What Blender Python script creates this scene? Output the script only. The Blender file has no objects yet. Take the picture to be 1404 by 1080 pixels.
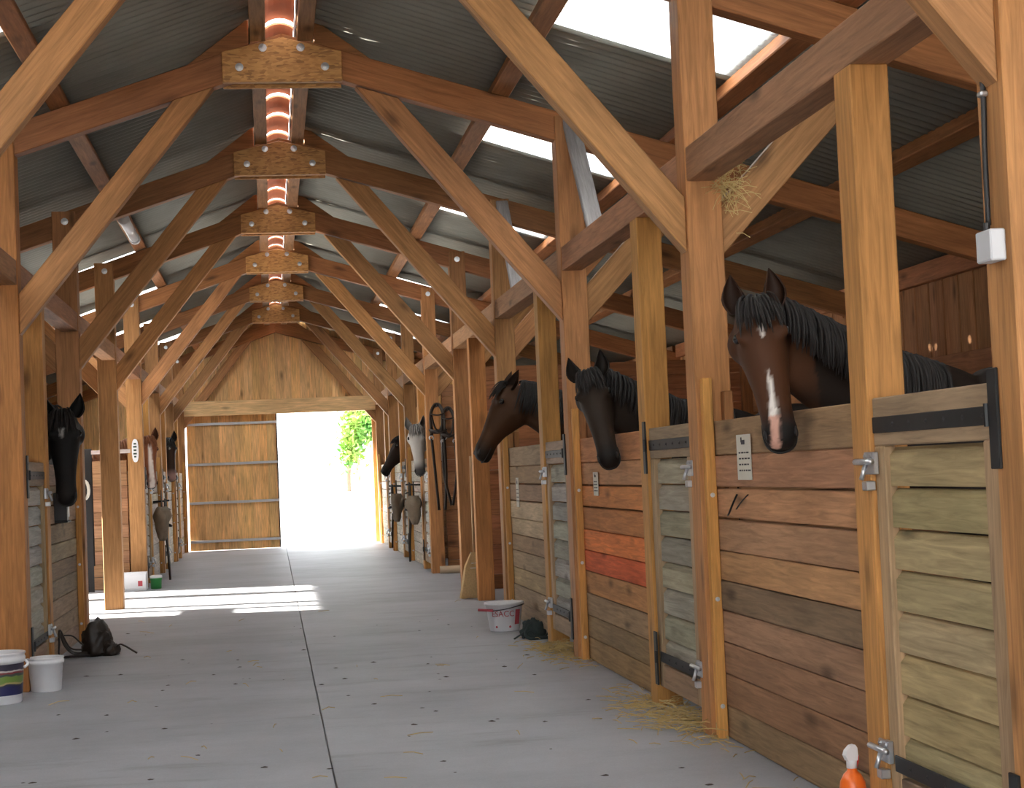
import bpy, bmesh, math, random
from mathutils import Vector, Matrix, Euler, noise as mnoise
R = random.Random(7)
SC = bpy.context.scene
COL = SC.collection

# ------------------------------------------------------------------ camera
FPX, CAMH = 2300.0, 1.2
yaw, pit, rol = [math.radians(v) for v in (8.2543, 2.5558, 2.4539)]
cr = Vector((math.cos(yaw), -math.sin(yaw), 0)); cf = Vector((math.sin(yaw), math.cos(yaw), 0)); cu = Vector((0, 0, 1))
cf, cu = math.cos(pit)*cf + math.sin(pit)*cu, math.cos(pit)*cu - math.sin(pit)*cf
cr, cu = math.cos(rol)*cr - math.sin(rol)*cu, math.cos(rol)*cu + math.sin(rol)*cr
cd = bpy.data.cameras.new('camera'); cam = bpy.data.objects.new('camera', cd); COL.objects.link(cam)
cd.sensor_fit = 'HORIZONTAL'; cd.sensor_width = 36.0; cd.lens = FPX/1404*36; cd.clip_start = 0.05; cd.clip_end = 500
M = Matrix(((cr.x, cu.x, -cf.x, 0), (cr.y, cu.y, -cf.y, 0), (cr.z, cu.z, -cf.z, CAMH), (0, 0, 0, 1)))
cam.matrix_world = M
SC.camera = cam
def floor_at(px, py):
    d = cf + cr*(px-702)/FPX - cu*(py-540)/FPX
    t = -CAMH/d.z
    return Vector((d.x*t, d.y*t, 0))
def plane_at(px, py, Y):
    d = cf + cr*(px-702)/FPX - cu*(py-540)/FPX
    return Vector((0, 0, CAMH)) + d*(Y/d.y)

# ------------------------------------------------------------------ light
W = bpy.data.worlds.new('sky'); SC.world = W; W.use_nodes = True
bg = W.node_tree.nodes['Background']
bg.inputs[0].default_value = (0.92, 0.96, 1.0, 1); bg.inputs[1].default_value = 5.0
sl = bpy.data.lights.new('sun', 'SUN'); sl.energy = 60.0; sl.angle = math.radians(0.6); sl.color = (1.0, 0.94, 0.84)
sun = bpy.data.objects.new('sun', sl); COL.objects.link(sun)
sdir = Vector((0.985*0.915, -0.17*0.915, -0.40))
sun.rotation_euler = sdir.to_track_quat('-Z', 'Y').to_euler(); sun.location = (-20, 0, 20)
vs = SC.view_settings
vs.view_transform = 'Standard'; vs.look = 'None'; vs.gamma = 1.0; vs.use_curve_mapping = False; vs.exposure = 0.0

# ------------------------------------------------------------------ materials
def mat(name):
    m = bpy.data.materials.new(name); m.use_nodes = True
    nt = m.node_tree; b = nt.nodes['Principled BSDF']
    return m, nt, b
def plain(name, col, rough=0.6, metal=0.0, var=0.0, vscale=20):
    m, nt, b = mat(name)
    b.inputs['Roughness'].default_value = rough; b.inputs['Metallic'].default_value = metal
    tc = nt.nodes.new('ShaderNodeTexCoord'); n = nt.nodes.new('ShaderNodeTexNoise'); n.inputs['Scale'].default_value = vscale
    n.inputs['Detail'].default_value = 4
    mx = nt.nodes.new('ShaderNodeMix'); mx.data_type = 'RGBA'
    nt.links.new(tc.outputs['Object'], n.inputs['Vector']); nt.links.new(n.outputs['Fac'], mx.inputs['Factor'])
    mx.inputs['A'].default_value = tuple(c*(1-var) for c in col)+(1,); mx.inputs['B'].default_value = tuple(min(1, c*(1+var)) for c in col)+(1,)
    nt.links.new(mx.outputs['Result'], b.inputs['Base Color'])
    return m
def wood_mat(name, rough=0.62, knots=True, spec=0.3):
    # grain runs along the local X axis of every piece; the tone comes from the object's own colour
    m, nt, b = mat(name); N = nt.nodes.new; Lk = nt.links.new
    tc = N('ShaderNodeTexCoord'); oi = N('ShaderNodeObjectInfo')
    mul = N('ShaderNodeMath'); mul.operation = 'MULTIPLY'; mul.inputs[1].default_value = 57.0; Lk(oi.outputs['Random'], mul.inputs[0])
    add = N('ShaderNodeVectorMath'); add.operation = 'ADD'; Lk(tc.outputs['Object'], add.inputs[0])
    cmb = N('ShaderNodeCombineXYZ'); [Lk(mul.outputs[0], cmb.inputs[i]) for i in range(3)]; Lk(cmb.outputs[0], add.inputs[1])
    mp = N('ShaderNodeMapping'); mp.inputs['Scale'].default_value = (0.9, 14, 14); Lk(add.outputs[0], mp.inputs['Vector'])
    n1 = N('ShaderNodeTexNoise'); n1.inputs['Scale'].default_value = 3.6; n1.inputs['Detail'].default_value = 8; n1.inputs['Roughness'].default_value = .62; n1.inputs['Distortion'].default_value = 0.8
    Lk(mp.outputs[0], n1.inputs['Vector'])
    mp2 = N('ShaderNodeMapping'); mp2.inputs['Scale'].default_value = (1.1, 4, 4); Lk(add.outputs[0], mp2.inputs['Vector'])
    n2 = N('ShaderNodeTexNoise'); n2.inputs['Scale'].default_value = 1.3; n2.inputs['Detail'].default_value = 3; Lk(mp2.outputs[0], n2.inputs['Vector'])
    r1 = N('ShaderNodeMapRange'); r1.inputs['From Min'].default_value = .3; r1.inputs['From Max'].default_value = .72; r1.inputs['To Min'].default_value = .62; r1.inputs['To Max'].default_value = 1.18
    Lk(n1.outputs['Fac'], r1.inputs['Value'])
    r2 = N('ShaderNodeMapRange'); r2.inputs['From Min'].default_value = .3; r2.inputs['From Max'].default_value = .7; r2.inputs['To Min'].default_value = .78; r2.inputs['To Max'].default_value = 1.12
    Lk(n2.outputs['Fac'], r2.inputs['Value'])
    mm = N('ShaderNodeMath'); mm.operation = 'MULTIPLY'; Lk(r1.outputs[0], mm.inputs[0]); Lk(r2.outputs[0], mm.inputs[1])
    last = mm
    if knots:
        mp3 = N('ShaderNodeMapping'); mp3.inputs['Scale'].default_value = (2.3, 6.5, 6.5); Lk(add.outputs[0], mp3.inputs['Vector'])
        vo = N('ShaderNodeTexVoronoi'); vo.inputs['Scale'].default_value = 0.8; Lk(mp3.outputs[0], vo.inputs['Vector'])
        rk = N('ShaderNodeMapRange'); rk.inputs['From Min'].default_value = .04; rk.inputs['From Max'].default_value = .2; rk.inputs['To Min'].default_value = .42; rk.inputs['To Max'].default_value = 1
        Lk(vo.outputs['Distance'], rk.inputs['Value'])
        mk = N('ShaderNodeMath'); mk.operation = 'MULTIPLY'; Lk(mm.outputs[0], mk.inputs[0]); Lk(rk.outputs[0], mk.inputs[1]); last = mk
    sc = N('ShaderNodeVectorMath'); sc.operation = 'SCALE'; Lk(oi.outputs['Color'], sc.inputs[0]); Lk(last.outputs[0], sc.inputs['Scale'])
    Lk(sc.outputs[0], b.inputs['Base Color'])
    b.inputs['Roughness'].default_value = rough
    b.inputs['Specular IOR Level'].default_value = spec
    bp_ = N('ShaderNodeBump'); bp_.inputs['Strength'].default_value = .25; bp_.inputs['Distance'].default_value = .004; Lk(n1.outputs['Fac'], bp_.inputs['Height']); Lk(bp_.outputs[0], b.inputs['Normal'])
    return m
WOOD = wood_mat('sawn_timber')
BOARD = wood_mat('rough_board', rough=0.75, spec=.2)
def osb_mat():
    m, nt, b = mat('strand_board'); N = nt.nodes.new; Lk = nt.links.new
    tc = N('ShaderNodeTexCoord'); mp = N('ShaderNodeMapping'); mp.inputs['Scale'].default_value = (26, 90, 90); Lk(tc.outputs['Object'], mp.inputs['Vector'])
    ns = N('ShaderNodeTexNoise'); ns.inputs['Scale'].default_value = 6; Lk(tc.outputs['Object'], ns.inputs['Vector'])
    mxv = N('ShaderNodeVectorMath'); mxv.operation = 'MULTIPLY_ADD'; Lk(ns.outputs['Color'], mxv.inputs[0]); mxv.inputs[1].default_value = (2.5, 2.5, 2.5); Lk(mp.outputs[0], mxv.inputs[2])
    vo = N('ShaderNodeTexVoronoi'); vo.inputs['Scale'].default_value = 1.0; Lk(mxv.outputs[0], vo.inputs['Vector'])
    cr_ = N('ShaderNodeValToRGB'); cr_.color_ramp.elements[0].color = (.30, .14, .045, 1); cr_.color_ramp.elements[1].color = (.62, .33, .11, 1)
    e = cr_.color_ramp.elements.new(.25); e.color = (.46, .22, .065, 1)
    sep = N('ShaderNodeSeparateColor'); Lk(vo.outputs['Color'], sep.inputs[0]); Lk(sep.outputs[0], cr_.inputs[0]); Lk(cr_.outputs[0], b.inputs['Base Color'])
    b.inputs['Roughness'].default_value = .6
    return m
OSB = osb_mat()
def concrete():
    m, nt, b = mat('concrete_floor'); N = nt.nodes.new; Lk = nt.links.new
    tc = N('ShaderNodeTexCoord')
    n1 = N('ShaderNodeTexNoise'); n1.inputs['Scale'].default_value = .55; n1.inputs['Detail'].default_value = 8; n1.inputs['Roughness'].default_value = .65; Lk(tc.outputs['Object'], n1.inputs['Vector'])
    c1 = N('ShaderNodeValToRGB'); c1.color_ramp.elements[0].position = .3; c1.color_ramp.elements[0].color = (.275, .285, .31, 1); c1.color_ramp.elements[1].position = .68; c1.color_ramp.elements[1].color = (.425, .44, .48, 1)
    Lk(n1.outputs['Fac'], c1.inputs[0])
    mp = N('ShaderNodeMapping'); mp.inputs['Scale'].default_value = (2.2, .55, 1); Lk(tc.outputs['Object'], mp.inputs['Vector'])
    n2 = N('ShaderNodeTexNoise'); n2.inputs['Scale'].default_value = 1.6; n2.inputs['Detail'].default_value = 9; n2.inputs['Roughness'].default_value = .7; Lk(mp.outputs[0], n2.inputs['Vector'])
    r2 = N('ShaderNodeMapRange'); r2.inputs['From Min'].default_value = .56; r2.inputs['From Max'].default_value = .74; r2.inputs['To Min'].default_value = 0; r2.inputs['To Max'].default_value = .75; Lk(n2.outputs['Fac'], r2.inputs['Value'])
    mx = N('ShaderNodeMix'); mx.data_type = 'RGBA'; Lk(r2.outputs[0], mx.inputs['Factor']); Lk(c1.outputs[0], mx.inputs['A']); mx.inputs['B'].default_value = (.24, .235, .24, 1)
    n3 = N('ShaderNodeTexNoise'); n3.inputs['Scale'].default_value = 130; n3.inputs['Detail'].default_value = 2; Lk(tc.outputs['Object'], n3.inputs['Vector'])
    r3 = N('ShaderNodeMapRange'); r3.inputs['To Min'].default_value = .85; r3.inputs['To Max'].default_value = 1.1; Lk(n3.outputs['Fac'], r3.inputs['Value'])
    sc = N('ShaderNodeVectorMath'); sc.operation = 'SCALE'; Lk(mx.outputs['Result'], sc.inputs[0]); Lk(r3.outputs[0], sc.inputs['Scale']); Lk(sc.outputs[0], b.inputs['Base Color'])
    rr = N('ShaderNodeMapRange'); rr.inputs['To Min'].default_value = .35; rr.inputs['To Max'].default_value = .7; Lk(n2.outputs['Fac'], rr.inputs['Value']); Lk(rr.outputs[0], b.inputs['Roughness'])
    bp_ = N('ShaderNodeBump'); bp_.inputs['Strength'].default_value = .2; bp_.inputs['Distance'].default_value = .003; Lk(n1.outputs['Fac'], bp_.inputs['Height']); Lk(bp_.outputs[0], b.inputs['Normal'])
    return m
CONC = concrete()
SHEET = plain('fibre_cement', (.255, .255, .22), .7, var=.25, vscale=3)
def skylight_mat():
    m, nt, b = mat('clear_corrugated'); N = nt.nodes.new; Lk = nt.links.new
    out = nt.nodes['Material Output']
    tr = N('ShaderNodeBsdfTranslucent'); tr.inputs[0].default_value = (.92, .95, .97, 1)
    tp = N('ShaderNodeBsdfTransparent'); tp.inputs[0].default_value = (.93, .96, .98, 1)
    mx = N('ShaderNodeMixShader'); mx.inputs[0].default_value = .04; Lk(tr.outputs[0], mx.inputs[1]); Lk(tp.outputs[0], mx.inputs[2]); Lk(mx.outputs[0], out.inputs[0])
    return m
SKYL = skylight_mat()
TERRA = plain('terracotta', (.62, .22, .10), .8, var=.2, vscale=9)
ZINC = plain('zinc', (.55, .57, .6), .35, .9, var=.15)
BLACKM = plain('black_iron', (.018, .02, .022), .5, .3, var=.3)
RIVET = plain('iron_rivet', (.05, .05, .055), .5, .5)
PLGREY = plain('grey_plastic', (.55, .57, .6), .4)
BLACKP = plain('black_rubber', (.012, .012, .014), .5)
WHITEP = plain('white_plastic', (.74, .74, .76), .35, var=.04)
PAPER = plain('paper', (.62, .60, .52), .8, var=.06)
INK = plain('ink', (.05, .05, .055), .8)
LEATHER = plain('dark_leather', (.022, .015, .011), .45, var=.4)
LEATHB = plain('brown_leather', (.16, .115, .08), .6, var=.3)
CANVAS = plain('dusty_canvas', (.20, .155, .11), .9, var=.25)
RUG = plain('dark_rug', (.017, .015, .015), .9, var=.4, vscale=8)
ROPE = plain('pale_rope', (.62, .58, .5), .9, var=.15)
DKROPE = plain('dark_rope', (.03, .045, .045), .85, var=.4)
STRAW = plain('straw', (.52, .38, .16), .9, var=.3)
BRIST = plain('broom_bristle', (.62, .44, .22), .9, var=.3, vscale=60)
ORANGE = plain('orange_plastic', (.85, .16, .02), .3)
REDP = plain('red_print', (.45, .06, .08), .6)
REDPL = plain('red_plastic', (.6, .04, .03), .35)
GREENP = plain('green_plastic', (.05, .30, .08), .4)
DKGREEN = plain('dark_green_plastic', (.02, .045, .035), .5)
STONE = plain('stone', (.38, .38, .40), .9, var=.25, vscale=5)
GRAVEL = plain('pale_gravel', (.62, .60, .56), .95, var=.12, vscale=4)
GRASS = plain('dry_grass', (.20, .28, .08), .95, var=.3, vscale=3)
BARK = plain('bark', (.20, .15, .11), .9, var=.3)
EYE = plain('eye', (.008, .006, .005), .08)
SKIND = plain('nostril', (.01, .008, .008), .6)
ALU = plain('galvanised_rail', (.5, .52, .55), .45, .5, var=.1)
TUBE = plain('lamp_tube', (.85, .87, .9), .15)
m_, nt_, b_ = mat('leaf'); LEAF = m_
b_.inputs['Base Color'].default_value = (.14, .34, .05, 1); b_.inputs['Roughness'].default_value = .5
oi_ = nt_.nodes.new('ShaderNodeTexCoord'); nn_ = nt_.nodes.new('ShaderNodeTexNoise'); nn_.inputs['Scale'].default_value = 1.4
rp_ = nt_.nodes.new('ShaderNodeValToRGB'); rp_.color_ramp.elements[0].position = .35; rp_.color_ramp.elements[0].color = (.07, .26, .05, 1); rp_.color_ramp.elements[1].position = .7; rp_.color_ramp.elements[1].color = (.36, .48, .10, 1)
nt_.links.new(oi_.outputs['Object'], nn_.inputs['Vector']); nt_.links.new(nn_.outputs['Fac'], rp_.inputs[0]); nt_.links.new(rp_.outputs[0], b_.inputs['Base Color'])
def coat_mat():
    m, nt, b = mat('horse_coat'); N = nt.nodes.new; Lk = nt.links.new
    a = N('ShaderNodeVertexColor'); a.layer_name = 'coat'
    tc = N('ShaderNodeTexCoord'); n = N('ShaderNodeTexNoise'); n.inputs['Scale'].default_value = 9; n.inputs['Detail'].default_value = 5; Lk(tc.outputs['Object'], n.inputs['Vector'])
    r = N('ShaderNodeMapRange'); r.inputs['To Min'].default_value = .75; r.inputs['To Max'].default_value = 1.2; Lk(n.outputs['Fac'], r.inputs['Value'])
    s = N('ShaderNodeVectorMath'); s.operation = 'SCALE'; Lk(a.outputs['Color'], s.inputs[0]); Lk(r.outputs[0], s.inputs['Scale']); Lk(s.outputs[0], b.inputs['Base Color'])
    b.inputs['Roughness'].default_value = .62; b.inputs['Specular IOR Level'].default_value = .22
    return m
COAT = coat_mat()
def hair_mat(name, c):
    return plain(name, c, .75, var=.4, vscale=30)
HAIRB = hair_mat('black_hair', (.014, .011, .010)); HAIRR = hair_mat('red_hair', (.20, .07, .025)); HAIRG = hair_mat('grey_hair', (.25, .24, .23)); HAIRBR = hair_mat('brown_hair', (.05, .028, .015))

# ------------------------------------------------------------------ helpers
def link(name, me, m=None, parent=None, mw=None, color=None):
    o = bpy.data.objects.new(name, me); COL.objects.link(o)
    if me is not None and m is not None and not me.materials: me.materials.append(m)
    if mw is not None: o.matrix_world = mw
    if parent is not None:
        o.parent = parent
        pm = parent.get('_inv')
        o.matrix_parent_inverse = INV[parent.name]
        if mw is not None: o.matrix_basis = mw
    if color is not None: o.color = (color[0], color[1], color[2], 1)
    INV[o.name] = (mw or Matrix()).inverted()
    return o
INV = {}
def tag(o, label=None, cat=None, group=None, kind=None):
    if label: o['label'] = label
    if cat: o['category'] = cat
    if group: o['group'] = group
    if kind: o['kind'] = kind
    return o
def thing(name, loc, label, cat, group=None, kind=None):
    o = link(name, None, mw=Matrix.Translation(Vector(loc)))
    o.empty_display_size = .1
    return tag(o, label, cat, group, kind)
CACHE = {}
def box_mesh(l, w, h, ch=.006):
    key = ('b', round(l, 3), round(w, 3), round(h, 3), ch)
    if key in CACHE: return CACHE[key]
    bm = bmesh.new()
    bmesh.ops.create_cube(bm, size=1.0)
    for v in bm.verts: v.co = Vector((v.co.x*l, v.co.y*w, v.co.z*h))
    ch = min(ch, .3*min(l, w, h))
    if ch > 0: bmesh.ops.bevel(bm, geom=bm.edges[:], offset=ch, segments=1, affect='EDGES', profile=.5)
    me = bpy.data.meshes.new('box'); bm.to_mesh(me); bm.free(); CACHE[key] = me
    return me
def variant(me, m):
    key = ('v', me.name, m.name)
    if key in CACHE: return CACHE[key]
    c = me.copy(); c.materials.clear(); c.materials.append(m); CACHE[key] = c
    return c
def frame_mat(p0, p1, up=(0, 0, 1)):
    p0, p1 = Vector(p0), Vector(p1); x = (p1-p0).normalized(); u = Vector(up)
    y = u.cross(x)
    if y.length < 1e-4: y = Vector((0, 1, 0)).cross(x)
    y.normalize(); z = x.cross(y); c = (p0+p1)/2
    return Matrix(((x.x, y.x, z.x, c.x), (x.y, y.y, z.y, c.y), (x.z, y.z, z.z, c.z), (0, 0, 0, 1)))
def beam(name, p0, p1, w, h, m=WOOD, color=None, parent=None, up=(0, 0, 1), ch=.006):
    L_ = (Vector(p1)-Vector(p0)).length
    return link(name, variant(box_mesh(L_, w, h, ch), m), None, parent, frame_mat(p0, p1, up), color)
def box(name, lo, hi, m, parent=None, color=None, axis=None, ch=.004):
    # axis-aligned box, local X (grain) along its longest side unless told otherwise
    lo, hi = Vector(lo), Vector(hi); s = hi-lo; c = (lo+hi)/2
    a = axis if axis is not None else max(range(3), key=lambda i: s[i])
    if a == 0: p0, p1, w, h, up = (lo.x, c.y, c.z), (hi.x, c.y, c.z), s.y, s.z, (0, 0, 1)
    elif a == 1: p0, p1, w, h, up = (c.x, lo.y, c.z), (c.x, hi.y, c.z), s.x, s.z, (0, 0, 1)
    else: p0, p1, w, h, up = (c.x, c.y, lo.z), (c.x, c.y, hi.z), s.y, s.x, (1, 0, 0)
    return beam(name, p0, p1, w, h, m, color, parent, up, ch)
def mesh_obj(name, verts, faces, m, parent=None, mw=None, color=None, smooth=False):
    me = bpy.data.meshes.new(name); me.from_pydata([tuple(v) for v in verts], [], faces); me.update()
    if smooth:
        for p in me.polygons: p.use_smooth = True
    return link(name, me, m, parent, mw or Matrix(), color)
def prism_xz(name, pts, y0, y1, m, parent=None, color=None, along=None):
    # polygon in the XZ plane extruded in Y; local X follows the direction 'along' so the grain does too
    ax = Vector((along[0], 0, along[1])).normalized() if along else Vector((1, 0, 0))
    az = Vector((-ax.z, 0, ax.x)); c = Vector((sum(p[0] for p in pts)/len(pts), (y0+y1)/2, sum(p[1] for p in pts)/len(pts)))
    ay = az.cross(ax)
    mw = Matrix(((ax.x, ay.x, az.x, c.x), (ax.y, ay.y, az.y, c.y), (ax.z, ay.z, az.z, c.z), (0, 0, 0, 1)))
    im = mw.inverted()
    n = len(pts); V = [im @ Vector((p[0], y0, p[1])) for p in pts]+[im @ Vector((p[0], y1, p[1])) for p in pts]
    bm = bmesh.new(); vv = [bm.verts.new(v) for v in V]
    bm.faces.new(vv[:n]); bm.faces.new(vv[n:][::-1])
    for i in range(n): bm.faces.new((vv[i], vv[n+i], vv[n+(i+1) % n], vv[(i+1) % n]))
    bmesh.ops.recalc_face_normals(bm, faces=bm.faces[:])
    bmesh.ops.bevel(bm, geom=bm.edges[:], offset=.005, segments=1, affect='EDGES')
    me = bpy.data.meshes.new(name); bm.to_mesh(me); bm.free()
    return link(name, me, m, parent, mw, color)
def tube_geo(pts, rad, n=8, flat=1.0, V=None, F=None, closed=False):
    # polyline swept with an (optionally flattened) circular section
    V = [] if V is None else V; F = [] if F is None else F
    pts = [Vector(p) for p in pts]; k = len(pts); base = len(V); ref = Vector((0, 0, 1)); pn = None
    for i, p in enumerate(pts):
        a = pts[(i-1) % k] if (closed or i > 0) else p; b = pts[(i+1) % k] if (closed or i < k-1) else p
        t = (b-a).normalized()
        if pn is None:
            pn = t.orthogonal().normalized() if abs(t.z) > .9 else ref.cross(t).normalized()
        pn = (pn - t*pn.dot(t)).normalized(); bn = t.cross(pn)
        r = rad[i] if isinstance(rad, (list, tuple)) else rad
        for j in range(n):
            a_ = 2*math.pi*j/n; V.append(p+pn*math.cos(a_)*r+bn*math.sin(a_)*r*flat)
    for i in range(k if closed else k-1):
        for j in range(n):
            i2 = (i+1) % k
            F.append((base+i*n+j, base+i*n+(j+1) % n, base+i2*n+(j+1) % n, base+i2*n+j))
    if not closed:
        F.append(tuple(base+j for j in range(n))[::-1]); F.append(tuple(base+(k-1)*n+j for j in range(n)))
    return V, F
def tube(name, pts, rad, m, parent=None, n=8, flat=1.0, closed=False, mw=None):
    V, F = tube_geo(pts, rad, n, flat, closed=closed)
    return mesh_obj(name, V, F, m, parent, mw, smooth=True)
def lathe(name, prof, m, loc, parent=None, n=28, cap=True):
    V, F = [], []
    for r, z in prof:
        for j in range(n): V.append((r*math.cos(2*math.pi*j/n), r*math.sin(2*math.pi*j/n), z))
    for i in range(len(prof)-1):
        for j in range(n): F.append((i*n+j, i*n+(j+1) % n, (i+1)*n+(j+1) % n, (i+1)*n+j))
    if cap: F.append(tuple(range(n))[::-1]); F.append(tuple((len(prof)-1)*n+j for j in range(n)))
    return mesh_obj(name, V, F, m, parent, Matrix.Translation(Vector(loc)), smooth=True)
def bez(p0, p1, p2, p3, n):
    out = []
    for i in range(n+1):
        t = i/n; s = 1-t
        out.append(Vector(p0)*s**3+Vector(p1)*3*s*s*t+Vector(p2)*3*s*t*t+Vector(p3)*t**3)
    return out
def ease(pts, n=6):
    # Catmull-Rom through points
    P = [Vector(p) for p in pts]; out = []
    for i in range(len(P)-1):
        a, b, c, d = P[max(i-1, 0)], P[i], P[i+1], P[min(i+2, len(P)-1)]
        for k in range(n):
            t = k/n
            out.append(.5*((2*b)+(c-a)*t+(2*a-5*b+4*c-d)*t*t+(3*b-a-3*c+d)*t**3))
    out.append(P[-1]); return out
def bolt_mesh():
    if 'bolt' in CACHE: return CACHE['bolt']
    V, F = [], []
    prof = [(.026, 0), (.026, .004), (.012, .005), (.012, .014), (.0, .015)]; n = 10
    for r, z in prof:
        for j in range(n): V.append((r*math.cos(2*math.pi*j/n), r*math.sin(2*math.pi*j/n), z))
    for i in range(len(prof)-1):
        for j in range(n): F.append((i*n+j, i*n+(j+1) % n, (i+1)*n+(j+1) % n, (i+1)*n+j))
    me = bpy.data.meshes.new('bolt'); me.from_pydata(V, [], F); me.materials.append(ZINC); CACHE['bolt'] = me
    return me
def bolt(p, nrm, parent, s=1.0):
    q = Vector(nrm).to_track_quat('Z', 'Y').to_matrix().to_4x4()
    return link('bolt', bolt_mesh(), None, parent, Matrix.Translation(Vector(p)) @ q @ Matrix.Diagonal((s, s, s, 1)))

# ------------------------------------------------------------------ measures of the barn
LB = 3.203; XR, XL, XC = 1.849, -1.469, .155
def YK(k): return 3.944+(k-1)*LB
SL = {1: .293, -1: .335}
PUR = (1.37, 2.50, 3.63)
XOUT = {1: 5.0, -1: -4.7}
def rb(X):        # underside of rafter
    a = abs(X-XC); s = 1 if X > XC else -1
    return 3.645-SL[s]*(a-.37)
def zs(X): return rb(X)+.30   # underside of roofing
def jit(c, a=.12):
    k = 1+R.uniform(-a, a); return (c[0]*k*(1+R.uniform(-.05, .05)), c[1]*k, c[2]*k*(1+R.uniform(-.08, .08)))
TIM = (.47, .225, .085); TIMD = (.38, .16, .06); TIMY = (.62, .30, .085)
Y0, Y1 = YK(-1), YK(9)

# ------------------------------------------------------------------ floor and ground
fl = thing('floor', (0, 0, 0), 'grey concrete stable floor with a long joint down the aisle', 'floor', kind='structure')
box('sub_base', (-5.2, -3, -.30), (5.4, 29.9, -.012), plain('joint_dirt', (.27, .265, .26), .9), fl)
JX = .205
for a, b in ((-5.2, JX-.0025), (JX+.0025, 5.4)):
    box('slab', (a, -3, -.010), (b, 29.9, 0), CONC, fl, ch=.006)
gr = mesh_obj('ground', [(-60, -60, -.05), (60, -60, -.05), (60, 90, -.05), (-60, 90, -.05)], [(0, 1, 2, 3)], GRAVEL)
tag(gr, 'pale gravel yard outside the open barn door', 'ground', kind='structure')

# ------------------------------------------------------------------ roof
def corr_mesh(wid, length, m, amp=.021, pitch=.107):
    key = ('c', round(wid, 3), round(length, 3), m.name)
    if key in CACHE: return CACHE[key]
    per = int(round(wid/pitch)); seg = per*6; V, F = [], []
    for t in (0, .007):
        for i in range(seg+1):
            y = wid*i/seg; z = amp*math.sin(2*math.pi*per*i/seg)
            V += [(0, y, z+t), (length, y, z+t)]
    n2 = 2*(seg+1)
    for i in range(seg):
        F.append((2*i, 2*i+2, 2*i+3, 2*i+1)); F.append((n2+2*i, n2+2*i+1, n2+2*i+3, n2+2*i+2))
        F.append((2*i, n2+2*i, n2+2*i+2, 2*i+2)); F.append((2*i+1, 2*i+3, n2+2*i+3, n2+2*i+1))
    me = bpy.data.meshes.new('corrugated'); me.from_pydata(V, [], F); me.materials.append(m)
    for p in me.polygons: p.use_smooth = True
    CACHE[key] = me; return me
edges = (.16, 1.40, 2.53, 3.66, 5.1)
for s, side in ((1, 'right'), (-1, 'left')):
    rf = thing('roof_'+side, (XC, 0, 4), 'corrugated grey roof slope on the %s with clear sheets let in' % side, 'roof', kind='structure')
    for k in range(-1, 9):
        for q in range(3):
            ya = YK(k)+.80+q*LB/3
            for r in range(4):
                a0, a1 = edges[r]-(.10 if r else 0), edges[r+1]
                x0, x1 = XC+s*a0, XC+s*a1
                sky = (r == 1 and q == 0 and not (s < 0 and k in (3, 4)))
                lift = .030-.012*r+(.003 if q % 2 else 0)
                p = Vector((x0, 0, zs(x0)+.02+lift)); d = (Vector((x1, 0, zs(x1)+.02+lift-.020))-p); ln = d.length; d.normalize()
                yv = Vector((0, 1, 0)); z = d.cross(yv)
                if z.z < 0: z = -z; 
                y_ = z.cross(d)
                org = p+Vector((0, ya if y_.y > 0 else ya+LB/3, 0))
                mw = Matrix(((d.x, y_.x, z.x, org.x), (d.y, y_.y, z.y, org.y), (d.z, y_.z, z.z, org.z), (0, 0, 0, 1)))
                o = link('clear_sheet' if sky else 'roof_sheet', corr_mesh(LB/3, ln, SKYL if sky else SHEET), None, rf, mw)
                if sky: o['label'] = 'translucent corrugated roof sheet'
# ridge tiles over the open ridge slot
rt = thing('ridge_capping', (XC, 0, 4.08), 'row of terracotta half-round tiles capping the open roof ridge', 'ridge tiles', kind='structure')
def half_tile(L_, r):
    V, F = [], []; n = 10
    for rr in (r, r-.014):
        for yy in (0, L_):
            for j in range(n+1):
                a = math.pi*j/n; V.append((rr*math.cos(a), yy, rr*.8*math.sin(a)))
    k = n+1
    for j in range(n):
        F += [(j, j+1, k+j+1, k+j), (2*k+j, 3*k+j, 3*k+j+1, 2*k+j+1), (j, 2*k+j, 2*k+j+1, j+1), (k+j, k+j+1, 3*k+j+1, 3*k+j)]
    F += [(0, k, 3*k, 2*k), (n, 2*k+n, 3*k+n, k+n)]
    me = bpy.data.meshes.new('tile'); me.from_pydata(V, [], F); me.materials.append(TERRA); return me
TM = half_tile(.56, .135)
y = Y0+.1
while y < Y1:
    link('ridge_tile', TM, None, rt, Matrix.Translation((XC, y, 4.07))); y += .70
TIMR = (.40, .20, .085)
for s, nm in ((-1, 'left'), (1, 'right')):
    t = thing('ridge_beam', (XC+s*.145, Y0, 3.83), '%s one of the paired beams running under the roof ridge' % nm, 'beam')
    for k in range(-1, 9):
        box('beam_segment', (XC+s*.145-.048, YK(k)+.17, 3.892), (XC+s*.145+.048, YK(k+1)-.03, 4.05 if s > 0 else 4.06), WOOD, t, jit(TIMR))
box_f = thing('ridge_flashing', (XC+.10, Y0, 4.0), 'grey metal flashing strip along the right side of the ridge slot', 'flashing')
box('strip', (XC+.085, Y0, 3.99), (XC+.092, Y1, 4.09), ALU, box_f)
names_p = ('upper', 'middle', 'lower')
for s, nm in ((-1, 'left'), (1, 'right')):
    for i, a in enumerate(PUR):
        x = XC+s*a; zc = rb(x)+.205+.047
        o = beam('purlin', (x, Y0, zc), (x, Y1, zc), .115, .095, WOOD, jit(TIMD), None, up=(SL[s]*s, 0, 1))
        tag(o, '%s purlin carrying the %s roof slope sheets' % (names_p[i], nm), 'purlin', 'roof purlins')
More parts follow.
